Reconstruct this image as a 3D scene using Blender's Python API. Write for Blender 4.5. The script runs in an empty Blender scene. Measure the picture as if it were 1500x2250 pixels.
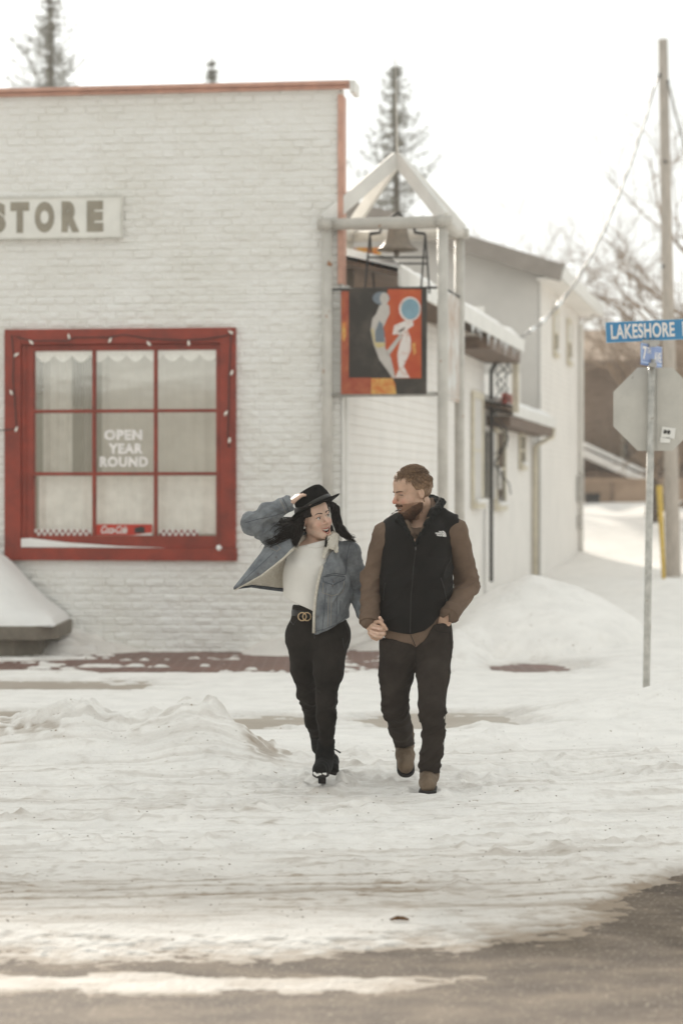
import bpy, math, random
import numpy as np
from mathutils import Vector, Matrix
from mathutils.bvhtree import BVHTree

random.seed(7)
sc = bpy.context.scene
C = sc.collection
R = math.radians

# ---------------------------------------------------------------- camera
FP = 5312.0            # focal length in pixels of the 1500x2250 photograph (85 mm on a 24x36 frame)
CH = 1.64              # eye height
HY = 1090.0            # horizon row
cd = bpy.data.cameras.new('camera')
cam = bpy.data.objects.new('camera', cd)
C.objects.link(cam)
cd.sensor_fit = 'VERTICAL'; cd.sensor_height = 36.0; cd.sensor_width = 24.0
cd.lens = 85.0
cam.location = (0, 0, CH); cam.rotation_euler = (R(90), 0, 0)
cd.shift_y = -35.0 / 2250.0
cd.clip_start = 0.1; cd.clip_end = 2000
cd.dof.use_dof = True; cd.dof.focus_distance = 13.4; cd.dof.aperture_fstop = 2.2
sc.camera = cam

# ---------------------------------------------------------------- sky and sun
SUN_EL, SUN_AZ = 19.0, -12.0        # degrees; azimuth from +Y, negative is to the left
world = bpy.data.worlds.new('World'); sc.world = world; world.use_nodes = True
nt = world.node_tree; nt.nodes.clear()
sky = nt.nodes.new('ShaderNodeTexSky'); sky.sky_type = 'NISHITA'; sky.sun_disc = False
sky.sun_elevation = R(SUN_EL); sky.sun_rotation = R(SUN_AZ)
sky.air_density = 1.0; sky.dust_density = 4.0; sky.ozone_density = 0.6
hs = nt.nodes.new('ShaderNodeHueSaturation'); hs.inputs['Saturation'].default_value = 0.10
mx = nt.nodes.new('ShaderNodeMixRGB'); mx.inputs[0].default_value = 0.95
mx.inputs[2].default_value = (8.8, 9.1, 8.85, 1)     # an evenly bright veil of thin high cloud
bg = nt.nodes.new('ShaderNodeBackground'); bg.inputs[1].default_value = 0.1
wo = nt.nodes.new('ShaderNodeOutputWorld')
nt.links.new(sky.outputs[0], hs.inputs['Color']); nt.links.new(hs.outputs[0], mx.inputs[1])
nt.links.new(mx.outputs[0], bg.inputs[0]); nt.links.new(bg.outputs[0], wo.inputs[0])
sd = bpy.data.lights.new('sun', 'SUN'); sd.energy = 4.4; sd.angle = R(2.5); sd.color = (1.0, 0.91, 0.79)
sun = bpy.data.objects.new('sun', sd); C.objects.link(sun)
sdir = Vector((math.sin(R(SUN_AZ)) * math.cos(R(SUN_EL)), math.cos(R(SUN_AZ)) * math.cos(R(SUN_EL)), math.sin(R(SUN_EL))))
sun.rotation_euler = sdir.to_track_quat('Z', 'Y').to_euler(); sun.location = sdir * 60
sc.view_settings.view_transform = 'Standard'; sc.view_settings.look = 'None'
sc.view_settings.exposure = 0.14; sc.view_settings.gamma = 1.0
sc.render.engine = 'CYCLES'
sc.cycles.use_denoising = True
sc.cycles.max_bounces = 8; sc.cycles.diffuse_bounces = 4; sc.cycles.glossy_bounces = 3
sc.cycles.transmission_bounces = 6; sc.cycles.volume_bounces = 1
sc.cycles.sample_clamp_indirect = 6

# ---------------------------------------------------------------- helpers
def P(px, py, Y):
    return Vector(((px - 750) / FP * Y, Y, CH + (HY - py) / FP * Y))

def srgb(r, g, b):
    f = lambda c: (c / 255 / 12.92) if c / 255 <= 0.04045 else ((c / 255 + 0.055) / 1.055) ** 2.4
    return (f(r), f(g), f(b))

def _h(i, j, k, s):
    n = (i.astype(np.int64) * 374761393 + j.astype(np.int64) * 668265263 + k.astype(np.int64) * 2147483647 + s * 974634777) & 0xffffffff
    n = ((n ^ (n >> 13)) * 1274126177) & 0xffffffff
    n = ((n ^ (n >> 16)) * 2246822519) & 0xffffffff
    return ((n ^ (n >> 15)) & 0xffffff).astype(np.float32) / 16777215.0

def noise3(x, y, z, s=0):
    x = np.asarray(x, dtype=np.float64); y = np.asarray(y, dtype=np.float64) + 0 * x; z = np.asarray(z, dtype=np.float64) + 0 * x
    xi, yi, zi = np.floor(x), np.floor(y), np.floor(z)
    fx, fy, fz = x - xi, y - yi, z - zi
    u, v, w = fx * fx * (3 - 2 * fx), fy * fy * (3 - 2 * fy), fz * fz * (3 - 2 * fz)
    r = 0
    for a in (0, 1):
        for b in (0, 1):
            for c in (0, 1):
                r = r + _h(xi + a, yi + b, zi + c, s) * (u if a else 1 - u) * (v if b else 1 - v) * (w if c else 1 - w)
    return r * 2 - 1

def noise2(x, y, s=0):
    x = np.asarray(x, dtype=np.float64); y = np.asarray(y, dtype=np.float64) + 0 * x
    xi, yi = np.floor(x), np.floor(y); fx, fy = x - xi, y - yi
    u, v = fx * fx * (3 - 2 * fx), fy * fy * (3 - 2 * fy)
    z = np.zeros_like(xi); r = 0
    for a in (0, 1):
        for b in (0, 1):
            r = r + _h(xi + a, yi + b, z, s) * (u if a else 1 - u) * (v if b else 1 - v)
    return r * 2 - 1

def fbm2(x, y, o=4, s=0):
    r = 0; a = 0.55
    for i in range(o):
        r = r + a * noise2(x, y, s + i * 17); x = x * 2.03 + 3.1; y = y * 2.03 + 1.7; a *= 0.5
    return r

def sstep(a, b, x):
    t = np.clip((x - a) / (b - a), 0, 1); return t * t * (3 - 2 * t)

# materials -----------------------------------------------------------------
def mat(name, col=(.5, .5, .5), rough=.7, var=.12, vs=6.0, bump=.2, bs=60.0, metal=0.0, spec=.4, attr=False,
        col2=None, stretch=(1, 1, 1), detail=6, sheen=0.0, bdist=.01, ramp=(.35, .65), sss=0.0, spots=None):
    m = bpy.data.materials.new(name); m.use_nodes = True
    n = m.node_tree.nodes; L = m.node_tree.links; b = n['Principled BSDF']
    b.inputs['Roughness'].default_value = rough; b.inputs['Metallic'].default_value = metal
    b.inputs['Specular IOR Level'].default_value = spec
    if sheen: b.inputs['Sheen Weight'].default_value = sheen
    if sss:
        b.inputs['Subsurface Weight'].default_value = sss; b.inputs['Subsurface Radius'].default_value = (.012, .005, .003)
        b.inputs['Subsurface Scale'].default_value = 1.0
    tc = n.new('ShaderNodeTexCoord'); mp = n.new('ShaderNodeMapping'); mp.inputs['Scale'].default_value = stretch
    L.new(tc.outputs['Object'], mp.inputs['Vector'])
    nz = n.new('ShaderNodeTexNoise'); nz.inputs['Scale'].default_value = vs; nz.inputs['Detail'].default_value = detail
    nz.inputs['Roughness'].default_value = .62
    L.new(mp.outputs[0], nz.inputs['Vector'])
    rp = n.new('ShaderNodeMapRange'); rp.inputs['From Min'].default_value = ramp[0]; rp.inputs['From Max'].default_value = ramp[1]
    L.new(nz.outputs['Fac'], rp.inputs['Value'])
    if attr:
        at = n.new('ShaderNodeAttribute'); at.attribute_name = 'Col'
        src = at.outputs['Color']
        mr = n.new('ShaderNodeMapRange'); mr.inputs['To Min'].default_value = 1 - var; mr.inputs['To Max'].default_value = 1 + var
        L.new(rp.outputs[0], mr.inputs['Value'])
        mm = n.new('ShaderNodeVectorMath'); mm.operation = 'SCALE'
        L.new(src, mm.inputs[0]); L.new(mr.outputs[0], mm.inputs['Scale']); out = mm.outputs[0]
    else:
        a = tuple(c * (1 - var) for c in col); c2 = col2 or tuple(min(1, c * (1 + var)) for c in col)
        if col2: a = col
        mi = n.new('ShaderNodeMixRGB'); mi.inputs[1].default_value = (*a, 1); mi.inputs[2].default_value = (*c2, 1)
        L.new(rp.outputs[0], mi.inputs[0]); out = mi.outputs[0]
    if spots:
        sc_, th, scol = spots
        n2 = n.new('ShaderNodeTexNoise'); n2.inputs['Scale'].default_value = sc_; n2.inputs['Detail'].default_value = 3
        L.new(tc.outputs['Object'], n2.inputs['Vector'])
        r2 = n.new('ShaderNodeMapRange'); r2.inputs['From Min'].default_value = th; r2.inputs['From Max'].default_value = th + .04
        L.new(n2.outputs['Fac'], r2.inputs['Value'])
        m2 = n.new('ShaderNodeMixRGB'); m2.inputs[2].default_value = (*scol, 1)
        L.new(r2.outputs[0], m2.inputs[0]); L.new(out, m2.inputs[1]); out = m2.outputs[0]
    L.new(out, b.inputs['Base Color'])
    if bump:
        nb = n.new('ShaderNodeTexNoise'); nb.inputs['Scale'].default_value = bs; nb.inputs['Detail'].default_value = 5
        L.new(mp.outputs[0], nb.inputs['Vector'])
        bp = n.new('ShaderNodeBump'); bp.inputs['Strength'].default_value = bump; bp.inputs['Distance'].default_value = bdist
        L.new(nb.outputs['Fac'], bp.inputs['Height']); L.new(bp.outputs[0], b.inputs['Normal'])
    return m

# objects -------------------------------------------------------------------
def tag(o, label, cat, group=None, kind=None):
    if label: o['label'] = label
    if cat: o['category'] = cat
    if group: o['group'] = group
    if kind: o['kind'] = kind
    return o

ORIG = {}
def thing(name, loc, label, cat, group=None):
    o = bpy.data.objects.new(name, None); C.objects.link(o); o.location = loc; o.empty_display_size = .2
    ORIG[o] = Vector(loc)
    return tag(o, label, cat, group)

def mk(name, verts, faces, m, parent=None, smooth=False, cols=None, label=None, loc=None, quads=None):
    verts = np.asarray(verts, dtype=np.float32).reshape(-1, 3)
    base = ORIG.get(parent, None) if parent is not None else (Vector(loc) if loc is not None else Vector((0, 0, 0)))
    v = verts - np.array(base, dtype=np.float32)
    me = bpy.data.meshes.new(name)
    if isinstance(faces, np.ndarray) and faces.ndim == 2:
        nf, k = faces.shape
        me.vertices.add(len(v)); me.vertices.foreach_set('co', v.ravel())
        me.loops.add(nf * k); me.loops.foreach_set('vertex_index', faces.astype(np.int32).ravel())
        me.polygons.add(nf); me.polygons.foreach_set('loop_start', np.arange(0, nf * k, k, dtype=np.int32))
        me.polygons.foreach_set('loop_total', np.full(nf, k, dtype=np.int32))
        me.update(calc_edges=True)
    else:
        me.from_pydata([tuple(map(float, q)) for q in v], [], [list(map(int, f)) for f in faces])
    me.validate(); 
    me.polygons.foreach_set('use_smooth', np.full(len(me.polygons), smooth))
    if cols is not None:
        ca = me.color_attributes.new('Col', 'FLOAT_COLOR', 'POINT')
        cc = np.ones((len(v), 4), dtype=np.float32); cc[:, :3] = cols; ca.data.foreach_set('color', cc.ravel())
    if isinstance(m, (list, tuple)):
        for q in m: me.materials.append(q)
    elif m: me.materials.append(m)
    o = bpy.data.objects.new(name, me); C.objects.link(o)
    if parent is not None:
        o.parent = parent; ORIG[o] = base
    else:
        o.location = base; ORIG[o] = base
    if label: o['label'] = label
    return o

class MB:
    """collects shapes for ONE mesh object"""
    def __init__(s, M=None): s.v = []; s.f = []; s.M = M or Matrix()
    def add(s, vs, fs):
        o = len(s.v); s.v += [tuple(s.M @ Vector(q)) for q in vs]; s.f += [[i + o for i in f] for f in fs]; return s
    def box(s, lo, hi):
        (a, b, c), (d, e, f) = lo, hi
        if a > d: a, d = d, a
        if b > e: b, e = e, b
        if c > f: c, f = f, c
        vs = [(a, b, c), (d, b, c), (d, e, c), (a, e, c), (a, b, f), (d, b, f), (d, e, f), (a, e, f)]
        return s.add(vs, [[0, 3, 2, 1], [4, 5, 6, 7], [0, 1, 5, 4], [1, 2, 6, 5], [2, 3, 7, 6], [3, 0, 4, 7]])
    def tube(s, pts, r, n=8, caps=True):
        pts = [Vector(p) for p in pts]; k = len(pts)
        rs = r if isinstance(r, (list, tuple)) else [r] * k
        vs = []; fs = []; up = None
        for i, p in enumerate(pts):
            t = (pts[min(i + 1, k - 1)] - pts[max(i - 1, 0)])
            if t.length < 1e-9: t = Vector((0, 0, 1))
            t.normalize()
            if up is None:
                up = t.orthogonal().normalized()
            else:
                up = (up - t * up.dot(t)); up = up.normalized() if up.length > 1e-6 else t.orthogonal().normalized()
            w = t.cross(up)
            for j in range(n):
                a = 2 * math.pi * j / n
                vs.append(p + (up * math.cos(a) + w * math.sin(a)) * rs[i])
        for i in range(k - 1):
            for j in range(n):
                a, b = i * n + j, i * n + (j + 1) % n
                fs.append([a, b, b + n, a + n])
        if caps: fs.append(list(range(n))[::-1]); fs.append([(k - 1) * n + j for j in range(n)])
        return s.add(vs, fs)
    def prism(s, poly, d0, d1, ax='y'):
        """poly: list of (a,b); extruded along ax between d0 and d1"""
        n = len(poly)
        if ax == 'y': q = lambda p, d: (p[0], d, p[1])
        elif ax == 'x': q = lambda p, d: (d, p[0], p[1])
        else: q = lambda p, d: (p[0], p[1], d)
        vs = [q(p, d0) for p in poly] + [q(p, d1) for p in poly]
        fs = [list(range(n)), [n + i for i in range(n)][::-1]] + [[(i + 1) % n, i, n + i, n + (i + 1) % n] for i in range(n)]
        return s.add(vs, fs)
    def beam(s, a, b, w, h, up=(0, 0, 1)):
        a, b = Vector(a), Vector(b); t = (b - a).normalized(); sd_ = t.cross(Vector(up))
        sd_ = sd_.normalized() if sd_.length > 1e-5 else Vector((1, 0, 0)); u = sd_.cross(t)
        vs = [q + sd_ * (x * w / 2) + u * (z * h / 2) for q in (a, b) for x, z in ((-1, -1), (1, -1), (1, 1), (-1, 1))]
        return s.add(vs, [[3, 2, 1, 0], [4, 5, 6, 7], [0, 1, 5, 4], [1, 2, 6, 5], [2, 3, 7, 6], [3, 0, 4, 7]])
    def lathe(s, prof, n=24, c=(0, 0, 0), M2=None):
        vs = []; fs = []; k = len(prof)
        for r_, z in prof:
            for j in range(n):
                a = 2 * math.pi * j / n; p = Vector((r_ * math.cos(a), r_ * math.sin(a), z))
                if M2: p = M2 @ p
                vs.append(p + Vector(c))
        for i in range(k - 1):
            for j in range(n):
                a, b = i * n + j, i * n + (j + 1) % n; fs.append([a, b, b + n, a + n])
        return s.add(vs, fs)
    def ball(s, c, r, n=8):
        prof = [(max(1e-4, math.sin(math.pi * i / n)) * r, -math.cos(math.pi * i / n) * r) for i in range(n + 1)]
        return s.lathe(prof, n + 2, c)
    def build(s, name, m, parent=None, smooth=False, bevel=0, label=None, loc=None, cols=None):
        o = mk(name, s.v, s.f, m, parent, smooth, cols, label, loc)
        if bevel:
            b = o.modifiers.new('bevel', 'BEVEL'); b.width = bevel; b.segments = 2; b.limit_method = 'ANGLE'
        return o

def frame(o, ex, ey, ez=(0, 0, 1)):
    ex, ey, ez = Vector(ex), Vector(ey), Vector(ez)
    return Matrix(((ex.x, ey.x, ez.x, o[0]), (ex.y, ey.y, ez.y, o[1]), (ex.z, ey.z, ez.z, o[2]), (0, 0, 0, 1)))

def text_geo(body, bold=0.0, shear=0.0, extrude=0.02, spacing=1.0):
    cu = bpy.data.curves.new('t', 'FONT'); cu.body = body; cu.size = 1; cu.offset = bold; cu.shear = shear
    cu.extrude = extrude; cu.space_character = spacing; cu.resolution_u = 4
    o = bpy.data.objects.new('t', cu); C.objects.link(o)
    bpy.context.view_layer.update()
    me = bpy.data.meshes.new_from_object(o.evaluated_get(bpy.context.evaluated_depsgraph_get()))
    vs = [v.co.copy() for v in me.vertices]; fs = [list(p.vertices) for p in me.polygons]
    C.objects.unlink(o); bpy.data.objects.remove(o); bpy.data.curves.remove(cu); bpy.data.meshes.remove(me)
    return vs, fs

def letters(mb, body, x0, x1, z0, z1, y=0.0, depth=.01, **kw):
    """text fitted to the box x0..x1, z0..z1 of mb's frame, facing -y"""
    vs, fs = text_geo(body, extrude=.5, **kw)
    ax, bx = min(v.x for v in vs), max(v.x for v in vs); ay, by = min(v.y for v in vs), max(v.y for v in vs)
    mb.add([(x0 + (v.x - ax) / (bx - ax) * (x1 - x0), y - v.z * depth, z0 + (v.y - ay) / (by - ay) * (z1 - z0)) for v in vs], fs)

# ---------------------------------------------------------------- signed-distance modelling for soft bodies
class Field:
    def __init__(s, xs, ys, zs):
        def ax(segs):
            out = []
            for a, b, h in segs:
                n = max(1, int(round((b - a) / h))); out += list(np.linspace(a, b, n, endpoint=False))
            out.append(segs[-1][1]); return np.array(out, dtype=np.float32)
        s.a = [ax(xs), ax(ys), ax(zs)]
        s.F = np.full([len(q) for q in s.a], 1.0, dtype=np.float32)
    def reg(s, lo, hi):
        sl = []
        for i in range(3):
            i0 = max(0, int(np.searchsorted(s.a[i], lo[i])) - 1); i1 = min(len(s.a[i]), int(np.searchsorted(s.a[i], hi[i])) + 1)
            if i1 <= i0: return None, None
            sl.append(slice(i0, i1))
        X, Y, Z = np.meshgrid(s.a[0][sl[0]], s.a[1][sl[1]], s.a[2][sl[2]], indexing='ij')
        return tuple(sl), (X, Y, Z)
    def put(s, fn, lo, hi, k=.01, op='add'):
        m = .05 + k
        sl, G = s.reg([q - m for q in lo], [q + m for q in hi])
        if sl is None: return
        d = fn(*G).astype(np.float32); A = s.F[sl]
        if op == 'add':
            h = np.clip(.5 + .5 * (A - d) / k, 0, 1); s.F[sl] = A * (1 - h) + d * h - k * h * (1 - h)
        else:
            d = -d; h = np.clip(.5 - .5 * (A - d) / k, 0, 1); s.F[sl] = A * (1 - h) + d * h + k * h * (1 - h)
    def cone(s, a, b, r1, r2, k=.012, sq=None, op='add'):
        """tapered capsule; sq=(axis, factor) flattens along an axis"""
        a, b = Vector(a), Vector(b)
        if sq: n, f = Vector(sq[0]).normalized(), sq[1]
        ba = b - a; L2 = max(ba.length_squared, 1e-9)
        def fn(X, Y, Z):
            px, py, pz = X - a.x, Y - a.y, Z - a.z
            t = np.clip((px * ba.x + py * ba.y + pz * ba.z) / L2, 0, 1)
            qx, qy, qz = px - t * ba.x, py - t * ba.y, pz - t * ba.z
            if sq:
                q = (qx * n.x + qy * n.y + qz * n.z) * (f - 1)
                qx, qy, qz = qx + q * n.x, qy + q * n.y, qz + q * n.z
            return np.sqrt(qx * qx + qy * qy + qz * qz) - (r1 + (r2 - r1) * t)
        r = max(r1, r2)
        s.put(fn, [min(a[i], b[i]) - r for i in range(3)], [max(a[i], b[i]) + r for i in range(3)], k, op)
    def chain(s, pts, rs, k=.012, sq=None):
        for i in range(len(pts) - 1): s.cone(pts[i], pts[i + 1], rs[i], rs[i + 1], k, sq)
    def ell(s, c, r, k=.012, rot=None, op='add'):
        c = Vector(c); Rm = (rot or Matrix()).to_3x3().transposed()
        def fn(X, Y, Z):
            x, y, z = X - c.x, Y - c.y, Z - c.z
            u = (Rm[0][0] * x + Rm[0][1] * y + Rm[0][2] * z) / r[0]
            v = (Rm[1][0] * x + Rm[1][1] * y + Rm[1][2] * z) / r[1]
            w = (Rm[2][0] * x + Rm[2][1] * y + Rm[2][2] * z) / r[2]
            return (np.sqrt(u * u + v * v + w * w) - 1) * min(r)
        m = max(r); s.put(fn, [c[i] - m for i in range(3)], [c[i] + m for i in range(3)], k, op)
    def clip(s, fn, k=.004):
        """keep where fn < 0"""
        X, Y, Z = np.meshgrid(*s.a, indexing='ij', sparse=True)
        d = (fn(X, Y, Z) + 0 * X + 0 * Y + 0 * Z).astype(np.float32); A = s.F
        h = np.clip(.5 - .5 * (A - d) / k, 0, 1); s.F = A * (1 - h) + d * h + k * h * (1 - h)
    def mesh(s, smooth=1):
        F = s.F; S = F < 0
        nx, ny, nz = F.shape
        cnt = np.zeros((nx - 1, ny - 1, nz - 1), dtype=np.int8); cor = [(a, b, c) for a in (0, 1) for b in (0, 1) for c in (0, 1)]
        for a, b, c in cor: cnt += S[a:nx - 1 + a, b:ny - 1 + b, c:nz - 1 + c]
        act = (cnt > 0) & (cnt < 8); I = np.argwhere(act)
        idm = np.full(act.shape, -1, dtype=np.int32); idm[act] = np.arange(len(I))
        acc = np.zeros((len(I), 3)); n = np.zeros(len(I))
        for p in cor:
            for ax in range(3):
                if p[ax]: continue
                q = list(p); q[ax] = 1
                A = I + p; B = I + q
                fa = F[A[:, 0], A[:, 1], A[:, 2]]; fb = F[B[:, 0], B[:, 1], B[:, 2]]
                m = (fa < 0) != (fb < 0); t = np.where(m, fa / np.where(m, fa - fb, 1), 0)
                pa = np.stack([s.a[d][A[:, d]] for d in range(3)], 1); pb = np.stack([s.a[d][B[:, d]] for d in range(3)], 1)
                acc += ((pa + (pb - pa) * t[:, None]) * m[:, None]); n += m
        V = acc / n[:, None]
        Q = []
        def quads(e, cells):
            E = np.argwhere(e); return E
        # x edges
        e = S[:-1, 1:-1, 1:-1] != S[1:, 1:-1, 1:-1]; E = np.argwhere(e); i, j, k = E[:, 0], E[:, 1] + 1, E[:, 2] + 1
        q = np.stack([idm[i, j - 1, k - 1], idm[i, j, k - 1], idm[i, j, k], idm[i, j - 1, k]], 1); ins = S[i, j, k]
        q[~ins] = q[~ins][:, ::-1]; Q.append(q)
        e = S[1:-1, :-1, 1:-1] != S[1:-1, 1:, 1:-1]; E = np.argwhere(e); i, j, k = E[:, 0] + 1, E[:, 1], E[:, 2] + 1
        q = np.stack([idm[i - 1, j, k - 1], idm[i - 1, j, k], idm[i, j, k], idm[i, j, k - 1]], 1); ins = S[i, j, k]
        q[~ins] = q[~ins][:, ::-1]; Q.append(q)
        e = S[1:-1, 1:-1, :-1] != S[1:-1, 1:-1, 1:]; E = np.argwhere(e); i, j, k = E[:, 0] + 1, E[:, 1] + 1, E[:, 2]
        q = np.stack([idm[i - 1, j - 1, k], idm[i, j - 1, k], idm[i, j, k], idm[i - 1, j, k]], 1); ins = S[i, j, k]
        q[~ins] = q[~ins][:, ::-1]; Q.append(q)
        Q = np.concatenate(Q)
        for _ in range(smooth):
            sm = np.zeros_like(V); w = np.zeros(len(V))
            for a in range(4):
                b = (a + 1) % 4
                np.add.at(sm, Q[:, a], V[Q[:, b]]); np.add.at(sm, Q[:, b], V[Q[:, a]])
                np.add.at(w, Q[:, a], 1); np.add.at(w, Q[:, b], 1)
            V = V * .4 + sm / np.maximum(w, 1)[:, None] * .6
        return V, Q

def normals(V, Q):
    n = np.cross(V[Q[:, 2]] - V[Q[:, 0]], V[Q[:, 3]] - V[Q[:, 1]]); N = np.zeros_like(V)
    for a in range(4): np.add.at(N, Q[:, a], n)
    return N / np.maximum(np.linalg.norm(N, axis=1), 1e-9)[:, None]

def folds(V, Q, amp, freq=(14, 14, 22), warp=.05, seed=1, mask=None, sharp=True):
    """push cloth along its normals with creased noise"""
    N = normals(V, Q); x, y, z = V.T
    w1 = noise3(x * 6, y * 6, z * 6, seed) * warp; w2 = noise3(x * 6, y * 6, z * 6, seed + 5) * warp
    zz = z + w1 + w2 + .45 * x * np.sign(noise3(x * 3, y * 3, z * 3, seed + 3))
    n = noise3((x + w1) * freq[0], (y + w2) * freq[1], zz * freq[2], seed + 9)
    if sharp:
        n2 = noise3((x - w2) * freq[0] * .8, (y + w1) * freq[1] * .8, (z - .7 * x + w2) * freq[2] * 1.1, seed + 19)
        n = (.7 - 2 * np.abs(n)) + 1.1 * (1 - np.minimum(1, np.abs(n2) * 3.2)) ** 1.5 - .2
    n = n + .25 * noise3(x * freq[0] * 2.6, y * freq[1] * 2.6, z * freq[2] * 2.6, seed + 13)
    d = amp * n
    if mask is not None: d = d * mask(x, y, z)
    return V + N * d[:, None]
# ================================================================ THE SETTING
W_snow = mat('snow', attr=True, var=.05, vs=3, bump=.8, bs=34, rough=.75, spec=.25, bdist=.02, spots=(26, .70, (.33, .25, .18)))
W_road = mat('asphalt', (.078, .053, .035), col2=(.20, .150, .105), var=.2, vs=2.6, bump=.6, bs=120, rough=.8, stretch=(1, 1.6, 1), ramp=(.38, .66), spots=(70, .62, (.36, .30, .23)))
W_walk = mat('wet_ice', (.36, .30, .235), col2=(.46, .40, .33), var=.2, vs=3, bump=.25, bs=80, rough=.35, stretch=(1, 3, 1))

# ground: snow lying over the road and the paved strip, thin or gone where they show through
def band(a, b, h):
    n = max(1, int(round((b - a) / h))); return list(np.linspace(a, b, n, endpoint=False))
def grow(a, h, g, end):
    out = []; x = a
    while x < end: out.append(x); x += h; h *= g
    out.append(end); return out
gx = band(-4.2, -1.5, .021) + band(-1.5, 1.5, .0125) + band(1.5, 5.0, .021)
gx = [-v for v in grow(4.2, .03, 1.12, 260)][::-1][:-1] + gx + grow(5.0, .03, 1.12, 260)
gy = [-v for v in grow(-6.8, .05, 1.1, 60)][::-1][:-1] + band(6.8, 10, .0105) + band(10, 15.6, .016) + band(15.6, 20, .028) + band(20, 27.2, .045) + grow(27.2, .06, 1.06, 400)
gx = np.array(gx); gy = np.array(sorted(set(gy)))
X, Y = np.meshgrid(gx, gy, indexing='xy')

def smax0(a, k): return .5 * (a + np.sqrt(a * a + k * k))
def ground_height(X, Y):
    f1 = fbm2(X * .9, Y * 1.6, 4, 3); f2 = fbm2(X * 3.1, Y * 4.5, 4, 11); f3 = fbm2(X * 11, Y * 15, 3, 23)
    ST = fbm2(X * 1.1 + 3, Y * 5.5, 5, 31)
    near = 1 - sstep(26, 40, Y); ST2 = fbm2(X * 4.5, Y * 19, 4, 37); f4 = fbm2(X * 26, Y * 30, 2, 41)
    # cover > 0 : snow lies; < 0 : bare
    yb = 8.80 + .22 * sstep(.45, .62, X) + 1.85 * sstep(.75, 1.7, X) + .12 * np.sin(X * 2.3)
    cov = (Y - yb) / .42 + .42 * f2 + .42 * f3 + .30 * f4 + 1.0 * f1 * sstep(.5, 1.4, X)
    st = 1 - np.maximum(np.abs(Y - 8.27 + .06 * X) / .15, np.abs(X + .62) / .98) + .45 * f2 + .35 * f1 + .35 * f3 + .2 * f4     # strip of packed snow on the asphalt
    cov = np.maximum(cov, np.minimum(st * 1.3, .5) )
    st2 = 1 - np.maximum(np.abs(Y - 9.05 + .3 * (X - 1.3)) / .32, np.abs(X - 1.46) / .13) + .2 * f2
    cov = np.maximum(cov, np.minimum(st2, .5))
    cov = np.minimum(cov, 1.0)
    pav = np.minimum((Y - 22.65) / .5, (26.1 - Y) / .25) ; pav = np.minimum(pav, (.9 - X) / 1.0)
    c2 = .0 - .80 * sstep(-.2, .8, pav) + 1.0 * ST + 1.4 * ST2 + .2 * f1
    c2 = c2 + .35 * sstep(-1.9, -3.3, X) * (1 - sstep(25.3, 25.9, Y)) + .9 * sstep(-2.7, -3.0, X) * sstep(24.3, 24.7, Y)
    cov = np.where(Y > 20.5, np.minimum(cov, c2 + 3 * (1 - sstep(22.2, 22.6, Y)) + 2.5 * sstep(.9, 1.3, X)), cov)
    l2 = np.minimum(1 - np.abs(Y - 21.2) / .75, (-1.45 - X) / .7)
    cov = np.minimum(cov, .30 + 2 * (1 - sstep(-.5, .0, l2)) - 1.1 * sstep(0, .6, l2) + 1.0 * ST + .8 * ST2)
    p3 = 1 - np.sqrt(((X - .85) / 1.0) ** 2 + ((Y - 17.9) / 1.15) ** 2)
    p4 = 1 - np.sqrt(((X + .72) / .85) ** 2 + ((Y - 17.8) / .9) ** 2)
    p5 = 1 - np.sqrt(((X + 2.5) / .6) ** 2 + ((Y - 18.2) / .9) ** 2)
    p6 = 1 - np.sqrt(((X - 1.9) / .8) ** 2 + ((Y - 23.3) / 1.3) ** 2)
    for p_ in (p3, p4, p5): cov = np.minimum(cov, .75 + 2 * (1 - sstep(-.45, .0, p_)) - 2.1 * sstep(0, .75, p_) + 1.2 * ST + 1.0 * ST2)
    cov = np.minimum(cov, .75 + 2 * (1 - sstep(-.4, .0, p6)) - 1.5 * sstep(0, .7, p6) + .9 * ST + .9 * ST2)
    dx = X - 2.08; e = np.where(dx < 0, np.abs(dx / 1.22), np.abs(dx / 1.25)); dy = Y - 26.3; g = np.where(dy < 0, np.abs(dy / 1.95), np.abs(dy / 3.0))
    q = np.clip(1 - np.sqrt(e ** 2.2 + g ** 2.2), 0, 1); cov = np.where(q > 0, np.maximum(cov, np.minimum(1, cov + 5 * q)), cov)
    nr_ = sstep(11.2, 9.2, Y); th = .03 - .021 * nr_
    z = (-.03 + .03 * np.tanh(cov * 3.0)) * (1 - nr_) + nr_ * (-.0336 + .0048 * np.tanh(cov * 1.6) + .010 * sstep(.5, 1, cov))
    z = z + .004 * f2 * (cov > 0) * near
    # rough packed road snow between the asphalt and the berms, with tyre tracks along it
    rd = sstep(8.7, 10.5, Y) * (1 - sstep(15.2, 16.2, Y))
    v = Y - .10 * X - .10 * np.maximum(X, 0) ** 2 + .05 * noise2(X * .7, Y * .7, 51)
    tr = fbm2(X * 1.1, v * 17, 4, 61); trw = .25 + .75 * sstep(-.1, .5, noise2(X * .3, v * 1.2, 67))
    z = z + rd * (1 - .75 * nr_) * (.020 * tr * trw + .008 * f3 + .010 * f2 + .006 * f4)
    rut = 0
    for v0, a, w in ((12.95, .045, .13), (13.35, -.035, .12), (11.4, .024, .10), (14.2, .035, .12), (10.6, -.014, .10), (12.2, -.02, .12)):
        rut = rut + a * np.exp(-((v - v0 - .06 * f1) / w) ** 2) * (.6 + .5 * noise2(X * 3, Y * 3, int(v0 * 10)))
    crumb = np.maximum(0, noise2(X * 14, Y * 16, 81)) ** 2 * sstep(0, .35, noise2(X * 1.2, v * 2.5, 83))
    z = z + rd * (1 - .8 * nr_) * (rut + (.036 * crumb))
    z = np.where((cov > .55) & (rd > 0), np.maximum(z, -.022 + .01 * f3 - .006 * nr_), z)
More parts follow.
